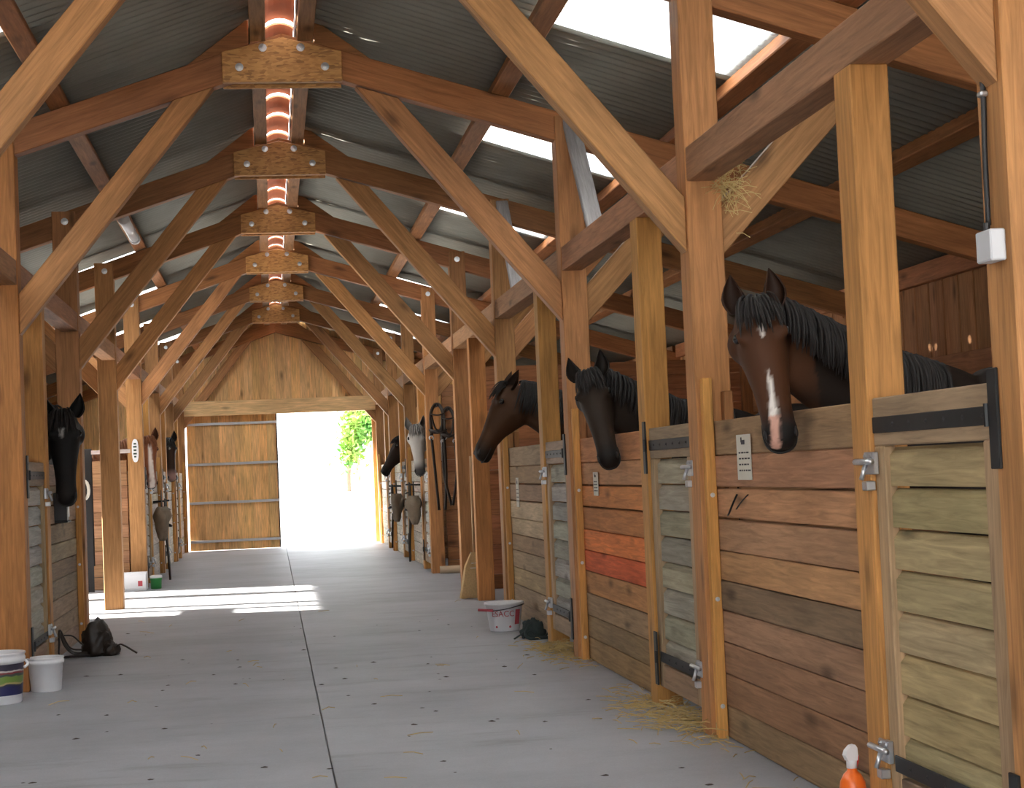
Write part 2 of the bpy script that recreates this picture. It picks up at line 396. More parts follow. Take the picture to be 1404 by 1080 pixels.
# wall plates between the main posts
for s, nm in ((-1, 'left'), (1, 'right')):
    xf = XR if s > 0 else XL
    t = thing('wall_plate', (xf, Y0, 2.43), 'horizontal top beam above the %s row of stalls' % nm, 'beam')
    for k in range(-1, 9):
        xa, xb = sorted((xf+s*.004, xf+s*.134))
        box('beam_segment', (xa, YK(k)+.162, 2.43), (xb, YK(k+1)-.002, 2.58), WOOD, t, jit((.40, .20, .10)))

# ------------------------------------------------------------------ trusses
ORD = {9: 'end gable', 8: 'second from the far gable', 7: 'third from the far gable', 6: 'fourth from the far gable', 5: 'fifth from the far gable', 4: 'sixth from the far gable',
       3: 'seventh from the far gable', 2: 'eighth from the far gable', 1: 'ninth from the far gable', 0: 'tenth from the far gable', -1: 'open front gable'}
for k in range(-1, 10):
    Y = YK(k)
    t = thing('timber_truss', (XC, Y, 0), 'brown timber roof truss with braced posts, %s' % ORD[k], 'truss', 'roof trusses along the barn')
    c0 = 1.0 if k < 9 else 1.05
    xo = XOUT[1]-.02, XOUT[-1]+.02
    for s in (1, -1):
        xf = XR if s > 0 else XL; pw = .16 if s > 0 else .18
        if k != 9 or True:
            xa, xb = sorted((xf, xf+s*pw)); ztop = rb(xf)+.16
            box('post', (xa, Y, 0.0), (xb, Y+.16, ztop), WOOD, t, jit(TIM if k > 3 or s > 0 else (.48, .205, .06)), axis=2)
        # rafter from ridge to outer wall (vertical depth .19)
        xe = XOUT[s]+s*.02; xi = XC
        pts = [(xi, rb(xi)), (xe, rb(xe)), (xe, rb(xe)+.19), (xi, rb(xi)+.19)]
        prism_xz('rafter', pts, Y+.03, Y+.14, WOOD, t, jit(TIMD), along=(s, -SL[s]))
        # inner brace
        z0, z1, xa_, xb_ = (2.12, 2.365, .60, .865) if s > 0 else (2.13, 2.375, -.265, -.515)
        pts = [(xf, z0), (xf, z1), (xb_, rb(xb_)), (xa_, rb(xa_))]
        prism_xz('brace', pts, Y+.025, Y+.125, WOOD, t, jit(TIM), along=(xa_-xf, rb(xa_)-z0))
        # outer brace
        xp = xf+s*pw; g = .82
        sl = SL[s]; 
        def meet(zst):
            x = xp
            for _ in range(40): x = xp+s*max(0, (rb(x)-zst))/1.05
            return x
        xm0, xm1 = meet(2.10), meet(2.335)
        prism_xz('outer_brace', [(xp, 2.10), (xp, 2.335), (xm1, rb(xm1)), (xm0, rb(xm0))], Y+.04, Y+.12, WOOD, t, jit(TIM), along=(xm0-xp, rb(xm0)-2.1))
        # ridge wedge
        prism_xz('ridge_block', [(XC+s*.20, 3.86), (XC+s*.60, rb(XC+s*.60)+.185), (XC+s*.215, 4.045), (XC+s*.20, 4.045)], Y+.045, Y+.135, WOOD, t, jit(TIMD), along=(1, 0))
        bolt((xf+s*.08, Y, rb(xf)+.08), (0, -1, 0), t, 1.1)
        if k < 9:
            xq = XOUT[s]-s*.01
            xa, xb = sorted((xq, xq-s*.15)); box('outer_post', (xa, Y+.02, 0), (xb, Y+.15, rb(xq)+.02), WOOD, t, jit(TIMD), axis=2)
    if k < 9:
        for ya, yb in ((Y+.143, Y+.17), (Y-.025, Y+.028)):
            gp = prism_xz('gusset_plate', [(XC-.367, 3.642), (XC+.367, 3.642), (XC+.367, 3.832), (XC, 3.922), (XC-.367, 3.832)], ya, yb, OSB, t, along=(1, 0))
        for dx, dz in ((-.116, 3.855), (.116, 3.855), (-.262, 3.735), (.262, 3.735)): bolt((XC+dx, Y-.025, dz), (0, -1, 0), gp)
    if k in (3, 4):
        beam('strut', (1.95, Y-.66, 2.58), (1.95, Y+.03, 3.40), .05, .10, WOOD, t and (.42, .40, .40), t, up=(1, 0, 0))

# ------------------------------------------------------------------ stall fronts
PANELC = {
 ('R', 1): [(.30, .20, .13), (.33, .19, .12), (.36, .21, .12), (.33, .19, .12), (.36, .215, .125), (.18, .125, .09), (.30, .19, .125), (.26, .15, .10), (.25, .14, .095), (.24, .165, .10)],
 ('R', 2): [(.40, .19, .10), (.36, .20, .11), (.52, .21, .08), (.36, .16, .07), (.62, .20, .07), (.55, .12, .05), (.40, .21, .11), (.27, .20, .13), (.24, .17, .11), (.27, .18, .11)],
 ('R', 3): [(.29, .215, .155), (.27, .19, .13), (.30, .205, .14), (.42, .33, .25), (.40, .32, .25), (.28, .205, .145), (.29, .21, .15), (.30, .22, .15), (.27, .20, .14), (.27, .20, .14)],
}
def panel(side, k, ya, yb, label, group='boarded stall fronts'):
    s = 1 if side == 'R' else -1; xf = XR if s > 0 else XL
    t = thing('stall_barrier', (xf, (ya+yb)/2, 0), label, 'stall wall', group)
    cols = [tuple(v*f for v, f in zip(c, (1.36, 1.27, 1.08))) for c in PANELC[(side, k)]] if (side, k) in PANELC else [jit((.36, .26, .18) if k < 5 else (.62, .55, .46), .15) for _ in range(10)]  # far boards paler: doorway light put into their colour
    n = 10; H = 1.37; z = H
    hs = [.152, .142, .132, .137, .128, .128, .137, .137, .137, .14]; q = H/sum(hs); hs = [h*q for h in hs]
    for i in range(n):
        zl = z-hs[i]; off = .062+R.uniform(-.004, .004)
        gap = .004 if i not in (1, 2) else .010
        xa, xb = sorted((xf+s*off, xf+s*(off+.042)))
        o = box('plank', (xa, ya, max(.004, zl+gap)), (xb, yb, z), BOARD, t, jit(cols[i], .08), axis=1, ch=.004)
        z = zl
    for y_ in (yb-.052,):
        xa, xb = sorted((xf+s*.018, xf+s*.0615)); box('batten', (xa, y_, 0.0), (xb, yb-.001, 1.56), WOOD, t, jit(TIMY), axis=2)
        for zz in (.14, .60, 1.05): bolt(((xa+xb)/2, y_, zz), (0, -1, 0), t, .4)
    # second batten fixed behind the boards
    xa, xb = sorted((xf+s*.110, xf+s*.15)); box('batten', (xa, yb-.06, 0.0), (xb, yb-.001, 1.50), WOOD, t, jit(TIMD), axis=2)
    return t
def strap(t, s, xf, ya, yb, z, plate_far, h=.05, shade=BLACKM, plate=True):
    xa, xb = sorted((xf+s*.016, xf+s*.009))
    hg = box('strap_hinge', (xa, ya, z-h/2), (xb, yb, z+h/2), shade, t, ch=.002)
    py = yb+.0 if plate_far else ya-.06
    xp, xq = sorted((xf-s*.001, xf-s*.010))
    if plate: box('hinge_plate', (xp, py, z-.14), (xq, py+.055, z+.12), BLACKM, hg, ch=.002)
    V, F = tube_geo([(xf-s*.012, py+(.0 if plate_far else .06), z-.03), (xf-s*.012, py+(.0 if plate_far else .06), z+.03)], .008)
    mesh_obj('hinge_pin', V, F, BLACKM, hg)
    n = int((yb-ya)/.13)
    for i in range(n): link('rivet', variant(bolt_mesh(), RIVET), None, hg, Matrix.Translation((xf+s*.009, ya+.07+i*.13, z)) @ Vector((-s, 0, 0)).to_track_quat('Z', 'Y').to_matrix().to_4x4() @ Matrix.Diagonal((.3, .3, .3, 1)))
def latch(t, s, xf, y, z):
    xa, xb = sorted((xf-s*.006, xf+s*.012))
    l = box('latch', (xa, y-.05, z-.035), (xb, y+.035, z+.035), ZINC, t, ch=.003)
    V, F = tube_geo([(xf-s*.016, y-.06, z+.005), (xf-s*.016, y+.085, z+.005)], .010); mesh_obj('latch_bolt', V, F, ZINC, l, smooth=True)
    V, F = tube_geo([(xf-s*.016, y-.01, z), (xf-s*.035, y-.015, z-.05)], .008); mesh_obj('latch_handle', V, F, ZINC, l, smooth=True)
    xa, xb = sorted((xf-s*.022, xf+s*.01)); box('latch_keeper', (xa, y-.02, z-.085), (xb, y+.02, z-.055), ZINC, l, ch=.003)
    bolt((xf-s*.006, y-.03, z+.022), (-s, 0, 0), l, .4); bolt((xf-s*.006, y+.02, z+.022), (-s, 0, 0), l, .4)
def door(side, k, ya, yb, label, hinge_far, bcol=(.33, .31, .20), n=8, fcol=(.42, .29, .17)):
    s = 1 if side == 'R' else -1; xf = XR if s > 0 else XL
    t = thing('stall_door', (xf, (ya+yb)/2, .09), label, 'stall door', 'half doors of the stalls')
    H = 1.372; zb = .10
    xa, xb = sorted((xf+s*.014, xf+s*.052))
    def fr(nm, y0, y1, z0, z1, ax, c=fcol): return box(nm, (xa, y0, z0), (xb, y1, z1), WOOD, t, jit(c, .08), axis=ax)
    wn, wf = (.10, .085)
    fr('stile', ya, ya+wn, zb, H-.15, 2); fr('stile', yb-wf, yb, zb, H-.15, 2)
    fr('rail', ya, yb, H-.15, H, 1, (.34, .24, .16)); fr('rail', ya+wn, yb-wf, zb, zb+.11, 1, (.34, .23, .15))
    z0, z1 = zb+.11, H-.15; hh = (z1-z0)/n
    xa2, xb2 = sorted((xf+s*.034, xf+s*.056))
    for i in range(n):
        # weatherboard: leaning face, bevelled top
        z = z0+i*hh
        prof = [(.060, z+.003), (.030, z+.003), (.031, z+hh*.76), (.052, z+hh*.96), (.060, z+hh*.96)]
        V = [(xf+s*p[0], y_, p[1]) for y_ in (ya+wn+.001, yb-wf-.001) for p in prof]
        c = Vector((xf, (ya+yb)/2, z)); mw = frame_mat((c.x, ya, c.z), (c.x, yb, c.z)); im = mw.inverted()
        F = [(0, 1, 2, 3, 4), (9, 8, 7, 6, 5)]+[(j, (j+1) % 5, 5+(j+1) % 5, 5+j) for j in range(5)]
        mesh_obj('weatherboard', [im @ Vector(v) for v in V], F, BOARD, t, mw, jit(bcol, .09))
    strap(t, s, xf, ya+.01, yb-.005, H-.085, hinge_far)
    strap(t, s, xf, ya+.01, yb-.05, zb+.15, hinge_far)
    yl = ya-.01 if hinge_far else yb+.01
    latch(t, s, xf, yl, 1.17); latch(t, s, xf, yl, .28)
    return t
def stall_post(side, ya, label, depth=.155, w=.126):
    s = 1 if side == 'R' else -1; xf = XR if s > 0 else XL
    xa, xb = sorted((xf, xf+s*w))
    o = box('stall_post', (xa, ya, 0), (xb, ya+depth, 2.43), WOOD, None, jit(TIMY), axis=2)
    return tag(o, label, 'post', 'intermediate posts of the stall fronts')
NTH = {1: 'nearest', 2: 'second', 3: 'third', 5: 'fifth', 6: 'sixth', 7: 'seventh', 8: 'eighth'}
WHO = {('R', 1): 'below the bay horse with the white stripe', ('R', 2): 'below the dark brown horse facing the aisle', ('R', 3): 'below the brown horse in profile', ('R', 5): 'beyond the passage with the broom',
       ('R', 6): 'below the grey horse', ('R', 7): 'below the far dark horse in profile', ('R', 8): 'next to the open far doorway', ('L', 2): 'beside the left foreground, nearest on the left', ('L', 3): 'below the black horse with a star',
       ('L', 6): 'below the chestnut horse with a broad blaze', ('L', 7): 'below the far dark bay horse', ('L', 8): 'next to the closed far door leaf'}
DCOL = {('R', 1): (.42, .335, .185), ('R', 2): (.36, .335, .255), ('R', 3): (.44, .42, .355), ('L', 3): (.46, .44, .38)}
INT = {('R', 1): 1.085, ('R', 2): 1.02, ('R', 3): 1.01}
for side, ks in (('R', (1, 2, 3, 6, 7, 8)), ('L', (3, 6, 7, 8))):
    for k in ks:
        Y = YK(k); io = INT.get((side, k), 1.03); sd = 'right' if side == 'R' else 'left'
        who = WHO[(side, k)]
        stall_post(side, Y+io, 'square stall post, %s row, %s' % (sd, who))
        door(side, k, Y+.172, Y+io-.004, 'half-height boarded stall door, %s row, %s' % (sd, who), (side, k) in (('R', 2), ('R', 6)), DCOL.get((side, k), (.64, .60, .53)))  # default door tone is lightened, standing in for light from the far doorway
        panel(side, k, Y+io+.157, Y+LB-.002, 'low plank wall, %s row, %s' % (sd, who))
o = stall_post('R', 15.42, 'orange timber post with the broom standing behind it', .13, .15); o.color = (.55, .23, .07, 1)
# partitions between stalls
def partition(side, k, H, label, col=(.36, .19, .10)):
    s = 1 if side == 'R' else -1; xf = XR if s > 0 else XL
    Y = YK(k); t = thing('stall_partition', ((xf+XOUT[s])/2, Y+.08, 0), label, 'stall wall', 'plank partitions between stalls')
    n = int(round(H/.15)); h = H/n
    for i in range(n):
        xa, xb = sorted((xf+s*.20, XOUT[s]-s*.17))
        box('plank', (xa, Y+.06, max(.004, i*h)), (xb, Y+.10, (i+1)*h-.004), BOARD, t, jit(col, .15), axis=0)
for k in (2, 3, 4): partition('R', k, 1.35, 'low plank partition on the right, %s one back from the camera' % {2: 'first', 3: 'second', 4: 'third'}[k])
partition('R', 5, 2.25, 'tall reddish plank wall closing the far side of the right passage', (.42, .17, .08))
partition('R', 6, 2.25, 'tall brown plank wall behind the hanging black bridles on the right', (.36, .17, .08))
for k in (7, 8): partition('R', k, 1.5, 'low plank partition on the far right, %s before the gable' % {6: 'third', 7: 'second', 8: 'last'}[k])
for k in (3, 4): partition('L', k, 1.35, 'low plank partition on the left, %s' % {2: 'nearest', 3: 'before the black horse', 4: 'behind the black horse'}[k])
for k in (6, 7, 8): partition('L', k, 1.5, 'low plank partition on the far left, %s before the gable' % {6: 'third', 7: 'second', 8: 'last'}[k])

# ------------------------------------------------------------------ outer walls
PLW = .138
def vplank_mesh(h, w=PLW, t=.022): return box_mesh(h, t, w-.006, .005)
def outer_wall(s, name, skip):
    X = XOUT[s]; zt = zs(X)+.03
    t = thing(name, (X, 14, 0), 'outer wall of upright brown boards on the %s side' % ('right' if s > 0 else 'left'), 'wall', kind='structure')
    y = Y0
    while y < Y1:
        if not any(a < y+PLW/2 < b for a, b in skip):
            o_ = .010*(int(y/PLW) % 2); xa, xb = sorted((X+s*o_, X+s*(o_+.022))); box('plank', (xa, y-.004, .02), (xb, y+PLW+.004, zt), BOARD, t, jit((.40, .19, .09), .14), axis=2)
        y += PLW
    def rail(nm, za, zb_, c=(.42, .17, .07)):
        for k in range(-1, 9):
            if any(a < YK(k)+2.6 < b for a, b in skip) and za < 2.0: continue
            xa, xb = sorted((X-s*.002, X-s*.062)); box(nm, (xa, YK(k)+.16, za), (xb, YK(k+1)+.01, zb_), WOOD, t, jit(c), axis=1)
    rail('rail', 1.68, 1.90); rail('top_rail', zt-.19, zt-.035)
outer_wall(1, 'wall_right', [])
outer_wall(-1, 'wall_left', [(16.3, YK(6)-.02)])

# ------------------------------------------------------------------ far gable wall
wf = thing('wall_far', (XC, Y1+.2, 0), 'far gable wall of upright orange-brown boards', 'wall', kind='structure')
GC = (.86, .53, .24)  # board colour raised to stand in for bounced light on the gable
x = XOUT[-1]
while x < XOUT[1]-.01:
    xm = x+PLW/2; inop = XL+.0 < xm < XR-.05
    z0 = 2.36 if inop else .02
    z1 = min(zs(xm)+.03, 4.12); o_ = .010*(int((x+9)/PLW) % 2)
    box('plank', (x-.004, Y1+.165+o_, z0), (x+PLW+.004, Y1+.187+o_, z1), BOARD, wf, jit(GC, .12), axis=2); x += PLW
lt = box('lintel', (XL+.0, Y1+.015, 2.345), (XR, Y1+.155, 2.60), WOOD, None, jit((.80, .52, .26), .02), axis=0)  # lintel colour lightened likewise, light put into the tone
tag(lt, 'heavy pale timber lintel above the far barn doorway', 'lintel')
# sliding door leaf closed over the left half of the doorway
dr = thing('door_1', (-.67, Y1+.22, 0), 'tall boarded barn door leaf with four grey rails, closed left half', 'door', kind='structure')
x = -1.44
while x < .09:
    o_ = .010*(int((x+9)/PLW) % 2); box('plank', (x-.004, Y1+.205+o_, .006), (min(x+PLW+.004, .11), Y1+.227+o_, 2.42), BOARD, dr, jit((.86, .51, .22), .10), axis=2); x += PLW
for z in (2.205, 1.505, .835, .165): box('rail', (-1.44, Y1+.165, z-.022), (.11, Y1+.204, z+.022), ALU, dr)
box('edge_stile', (.10, Y1+.19, .006), (.125, Y1+.235, 2.42), plain('dark_edge', (.10, .09, .085), .6, .3), dr)

# ------------------------------------------------------------------ horses
def ringpts(c, ax, ay, rx, ryu, ryd, n=18, p=2.3, jaw=0.0):
    out = []
    for j in range(n):
        a = 2*math.pi*j/n; ca, sa = math.cos(a), math.sin(a)
        x = math.copysign(abs(ca)**(2/p), ca)*rx; y = math.copysign(abs(sa)**(2/p), sa)*(ryu if sa > 0 else ryd)
        if sa < 0: x *= 1-jaw*abs(sa)
        out.append(c+ax*x+ay*y)
    return out
def loft(bm, rings):
    vr = [[bm.verts.new(p) for p in r] for r in rings]; n = len(rings[0])
    for a, b in zip(vr[:-1], vr[1:]):
        for j in range(n): bm.faces.new((a[j], a[(j+1) % n], b[(j+1) % n], b[j]))
    bm.faces.new(vr[0][::-1]); bm.faces.new(vr[-1])
HEAD = [(-.06, -.03, -.21, .068), (.02, .012, -.255, .086), (.09, .028, -.285, .100), (.17, .034, -.30, .106), (.25, .032, -.295, .107), (.34, .028, -.27, .100), (.46, .018, -.225, .086),
        (.60, .004, -.178, .073), (.73, -.004, -.155, .066), (.84, -.004, -.155, .067), (.91, -.010, -.158, .067), (.97, -.028, -.152, .056), (1.0, -.060, -.13, .036)]
HL = .60
def horse(label, poll, d, n, body, bdir, coat, points=(.012, .010, .009), blaze=None, muzzle=None, hair=HAIRB, hs=1.0, hl=1.0, voxel=.016, mane_side=1, locks=110, ear_splay=.25, forelock=True, group='horses looking out of their stalls', headdark=1.0, nb=None, neckcol=None):
    """poll: top of head; d: poll to muzzle; n: way the forehead faces; body: shoulder centre on the ground; bdir: rump to chest"""
    poll = Vector(poll); d = Vector(d).normalized(); n = Vector(n); n = (n-d*n.dot(d)).normalized(); c = d.cross(n).normalized()
    bdir = Vector(bdir).normalized(); body = Vector(body); bl = Vector((0, 0, 1)).cross(bdir).normalized(); up = Vector((0, 0, 1))
    t = thing('horse', (body.x, body.y, 0), label, 'horse', group)
    hk = HL*hl
    def hp(a, b, cc): return poll+d*(a*hk)+n*(b*hl)+c*(cc*hl)
    bm = bmesh.new()
    loft(bm, [ringpts(hp(a, (tp+bt)/2+.0, 0), c, n, w*hl, (tp-bt)/2*hl, (tp-bt)/2*hl, p=2.35, jaw=.35 if a > .05 else .1) for a, tp, bt, w in HEAD])
    # cheek bones / eye sockets
    for sg in (1, -1):
        for a, b, cc, r in ((.235, -.004, .076, .034), (.20, -.16, .045, .095), (.88, -.05, .036, .036)):
            m_ = Matrix.Translation(hp(a, b, sg*cc)) @ Matrix.Diagonal((r*hl, r*hl, r*hl, 1)); bmesh.ops.create_icosphere(bm, subdivisions=2, radius=1, matrix=m_)
    # neck
    N0 = hp(.06, -.115, 0); B = body+up*(1.16*hs)
    N1 = N0-n*.20*hl-d*.16 if nb is None else N0+Vector(nb); N2 = B+bdir*.26+up*.24*hs
    path = bez(N0, N1, N2, B-bdir*.12-up*.02, 12); rings = []; crest = []
    rad = [(.070, .135), (.080, .155), (.088, .170), (.094, .182), (.10, .192), (.106, .20), (.11, .20), (.122, .225), (.14, .25), (.16, .275), (.18, .30), (.20, .315), (.205, .315)]
    pd = None
    for i, p in enumerate(path):
        tg = (path[min(i+1, 12)]-path[max(i-1, 0)]).normalized()
        dor = up-tg*up.dot(tg)
        if dor.length < .15: dor = pd if pd else -d
        dor.normalize()
        k = min(1, i/4); base = (-d*.75+n*.1); base = (base-tg*base.dot(tg))
        if base.length > .1: dor = (base.normalized()*(1-k)+dor*k).normalized()
        dor = (dor-tg*dor.dot(tg)).normalized(); pd = dor
        sd = tg.cross(dor).normalized(); rx, ry = rad[i]
        rings.append(ringpts(p, sd, dor, rx*hl, ry*hl, ry*hl, p=2.0)); crest.append((p+dor*ry*hl, sd, dor, rx))
    loft(bm, rings)
    # trunk
    TR = [(-.10, 1.10, .16, .12), (.02, 1.12, .27, .19), (.18, 1.145, .345, .245), (.38, 1.165, .365, .265), (.65, 1.13, .35, .285), (.95, 1.12, .34, .30), (1.25, 1.17, .325, .285), (1.48, 1.16, .28, .24), (1.62, 1.12, .20, .17), (1.68, 1.10, .09, .08)]
    loft(bm, [ringpts(body-bdir*((s_)*hs)+up*(zc*hs), bl, up, w*hs, hz*hs, hz*hs, p=2.1) for s_, zc, hz, w in TR])
    for sg in (1, -1):
        FL = [(.20, .98, .105), (.20, .80, .085), (.20, .62, .056), (.20, .46, .050), (.21, .40, .040), (.21, .22, .034), (.20, .13, .042), (.17, .07, .036), (.15, .045, .052), (.14, .004, .060)]
        loft(bm, [ringpts(body-bdir*(a*hs)+bl*(sg*.135*hs)+up*(z*hs), bl, bdir, r*hs, r*1.15*hs, r*1.15*hs, n=12, p=2) for a, z, r in FL])
        HLg = [(1.36, 1.02, .16), (1.34, .85, .125), (1.38, .68, .085), (1.47, .55, .062), (1.50, .47, .055), (1.46, .36, .040), (1.45, .22, .036), (1.43, .13, .043), (1.40, .07, .037), (1.38, .045, .053), (1.37, .004, .060)]
        loft(bm, [ringpts(body-bdir*(a*hs)+bl*(sg*.14*hs)+up*(z*hs), bl, bdir, r*hs, r*1.15*hs, r*1.15*hs, n=12, p=2) for a, z, r in HLg])
    bmesh.ops.recalc_face_normals(bm, faces=bm.faces[:])
    me = bpy.data.meshes.new('tmp'); bm.to_mesh(me); bm.free()
    tmp = bpy.data.objects.new('tmp', me); COL.objects.link(tmp)
    rm = tmp.modifiers.new('r', 'REMESH'); rm.mode = 'VOXEL'; rm.voxel_size = voxel; rm.use_smooth_shade = True
    sm = tmp.modifiers.new('s', 'SMOOTH'); sm.factor = .5; sm.iterations = 5
    dg = bpy.context.evaluated_depsgraph_get(); me2 = bpy.data.meshes.new_from_object(tmp.evaluated_get(dg))
    bpy.data.objects.remove(tmp); me2.name = 'horse_body'
    att = me2.color_attributes.new('coat', 'FLOAT_COLOR', 'POINT')
    vals = []
    mz = muzzle or points
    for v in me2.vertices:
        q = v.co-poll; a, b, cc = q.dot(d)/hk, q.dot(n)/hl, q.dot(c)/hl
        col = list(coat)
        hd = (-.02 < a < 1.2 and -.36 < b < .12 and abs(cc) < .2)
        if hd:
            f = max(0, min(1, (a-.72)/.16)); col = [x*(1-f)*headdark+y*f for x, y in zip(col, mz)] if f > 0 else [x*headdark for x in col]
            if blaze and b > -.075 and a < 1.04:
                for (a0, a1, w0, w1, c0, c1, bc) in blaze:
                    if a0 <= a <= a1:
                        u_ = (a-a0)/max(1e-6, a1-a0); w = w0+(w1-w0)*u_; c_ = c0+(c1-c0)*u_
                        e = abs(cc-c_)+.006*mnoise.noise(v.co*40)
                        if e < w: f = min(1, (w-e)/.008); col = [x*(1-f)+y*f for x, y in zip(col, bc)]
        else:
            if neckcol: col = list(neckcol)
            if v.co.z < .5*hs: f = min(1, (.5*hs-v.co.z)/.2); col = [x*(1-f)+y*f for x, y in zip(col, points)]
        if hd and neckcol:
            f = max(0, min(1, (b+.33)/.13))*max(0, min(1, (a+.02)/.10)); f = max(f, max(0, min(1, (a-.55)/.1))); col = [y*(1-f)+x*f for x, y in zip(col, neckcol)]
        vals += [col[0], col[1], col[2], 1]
    att.data.foreach_set('color', vals)
    for p in me2.polygons: p.use_smooth = True
    link('body', me2, COAT, t, Matrix())
    # ears
    ear_sh = []
    for sg in (1, -1):
        base = hp(.035, -.035, sg*.062); ax = (-d*.93+c*sg*ear_splay+n*.10).normalized(); fr = (n*.9+c*sg*.45); fr = (fr-ax*fr.dot(ax)).normalized(); lat = ax.cross(fr)
        V, F = [], []; Ls = .160*hl; m_ = 9
        for i in range(8):
            u_ = i/7; w = (.046*math.sin(math.pi*min(1, (.30+.70*u_)))+.002)*hl*(1.05 if u_ < .5 else 1); cen = base+ax*(u_*Ls)+lat*(-sg*0.012*math.sin(u_*3))
            for j in range(m_):
                a_ = math.radians(215)*(j/(m_-1)-.5)
                V.append(cen+lat*math.sin(a_)*w-fr*(math.cos(a_)*w*.8-.3*w))
        k0 = len(V)
        for i in range(8):
            u_ = i/7; cen = base+ax*(u_*Ls)
            for j in range(m_): V.append(V[i*m_+j]*.84+(cen+fr*.003+lat*(-sg*0.012*math.sin(u_*3)))*.16)
        for i in range(7):
            for j in range(m_-1):
                q = i*m_+j; F.append((q, q+1, q+m_+1, q+m_)); q += k0; F.append((q, q+m_, q+m_+1, q+1))
            for j in (0, m_-1):
                q = i*m_+j; F.append((q, q+m_, k0+q+m_, k0+q))
        em = bpy.data.meshes.new('ear'); em.from_pydata([tuple(v) for v in V], [], F)
        ca = em.color_attributes.new('coat', 'FLOAT_COLOR', 'POINT'); ecol = [x*headdark*.6 for x in coat]
        ca.data.foreach_set('color', sum([[ecol[0], ecol[1], ecol[2], 1] if i < k0 else [ecol[0]*.5, ecol[1]*.5, ecol[2]*.5, 1] for i in range(len(V))], []))
        for p in em.polygons: p.use_smooth = True
        link('ear', em, COAT, t, Matrix())
        for nm, a, b, cc, r, mt, sq in (('eye', .235, -.012, .100, .021, EYE, 1), ('nostril', .915, -.036, .0585, .014, SKIND, 1.7)):
            bm = bmesh.new(); mm = Matrix(((c.x, n.x, d.x, 0), (c.y, n.y, d.y, 0), (c.z, n.z, d.z, 0), (0, 0, 0, 1)))
            bmesh.ops.create_uvsphere(bm, u_segments=14, v_segments=8, radius=1)
            e_ = bpy.data.meshes.new(nm); bm.to_mesh(e_); bm.free()
            for p in e_.polygons: p.use_smooth = True
            link(nm, e_, mt, t, Matrix.Translation(hp(a, b, sg*cc)) @ mm @ Matrix.Diagonal((r*.62*hl if nm == 'nostril' else r*hl*.8, r*hl, r*sq*hl, 1)))
    V, F = tube_geo(ease([hp(.80, -.108, .060), hp(.90, -.106, .0635), hp(.965, -.106, .052), hp(1.003, -.105, .022), hp(1.003, -.105, -.022), hp(.965, -.106, -.052), hp(.90, -.106, -.0635), hp(.80, -.108, -.060)]), .0045, 5); mesh_obj('mouth', V, F, SKIND, t, smooth=True)
    # mane and forelock
    def lock(V, F, root, dirn, droop, ln, w, stiff=.3):
        pts = [root]; v = dirn.normalized(); p = root
        for i in range(5):
            v = (v+droop*stiff).normalized(); p = p+v*ln/5; pts.append(p)
        tube_geo(pts, [w, w, w*.9, w*.7, w*.5, w*.12], 4, .5, V, F)
    V, F = [], []
    for i in range(locks):
        u_ = R.random()*.92; f = u_*10; j = int(f); fr_ = f-j
        p0, sd, dor, rx = crest[j]; p1, s1, d1, _ = crest[min(j+1, 12)]
        root = p0.lerp(p1, fr_)-dor*.008+sd*mane_side*R.uniform(-.015, .03); sdir = (sd*mane_side)
        lock(V, F, root, dor*.10+sdir*1.0+Vector((R.uniform(-.2, .2), R.uniform(-.2, .2), 0)), (-dor*.9+Vector((0, 0, -.3))), R.uniform(.20, .36)*hl, R.uniform(.006, .012), .45)
    for i in range(locks//4):
        u_ = R.random()*.6; j = int(u_*10); p0, sd, dor, rx = crest[j]
        lock(V, F, p0-dor*.012, dor*.4-sd*mane_side*.8+Vector((R.uniform(-.3, .3), R.uniform(-.3, .3), 0)), -dor, R.uniform(.05, .09), R.uniform(.006, .010))
    mesh_obj('mane', V, F, hair, t, smooth=True)
    if forelock:
        V, F = [], []
        for i in range(120):
            cc = R.uniform(-.052, .052); root = hp(R.uniform(-.05, .05), .004+R.uniform(-.01, .008), cc)
            lock(V, F, root, n*.34+c*cc*5-d*.05, d*1.0-n*.10, R.uniform(.07, .17)*hl, R.uniform(.004, .009), .7)
        mesh_obj('forelock', V, F, hair, t, smooth=True)
    V, F = [], []
    tb = body-bdir*(1.66*hs)+up*(1.22*hs)
    for i in range(40):
        a_ = R.uniform(-.05, .05); lock(V, F, tb+bl*a_, -bdir*.3+bl*a_*2-up*.3, Vector((0, 0, -1)), R.uniform(.5, .75), .02)
    mesh_obj('tail', V, F, hair, t, smooth=True)
    return t
WH = (.75, .72, .68); PK = (.62, .36, .28)
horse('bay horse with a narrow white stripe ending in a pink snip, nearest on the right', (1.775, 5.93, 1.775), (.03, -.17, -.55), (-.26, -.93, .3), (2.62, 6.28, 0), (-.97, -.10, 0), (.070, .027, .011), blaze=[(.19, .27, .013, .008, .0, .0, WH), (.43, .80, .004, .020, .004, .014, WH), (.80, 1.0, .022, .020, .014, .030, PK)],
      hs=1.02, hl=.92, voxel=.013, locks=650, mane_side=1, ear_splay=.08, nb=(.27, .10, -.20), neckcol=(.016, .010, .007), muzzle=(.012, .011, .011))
horse('very dark brown horse facing the aisle over the second stall front on the right', (1.755, 9.13, 1.715), (.06, -.16, -.50), (-.34, -.92, .2), (2.62, 9.30, 0), (-.98, -.1, 0), (.030, .020, .014), hs=.99, hl=.90, voxel=.014, locks=350, mane_side=1, ear_splay=.22, nb=(.28, .10, -.24), neckcol=(.014, .010, .008))
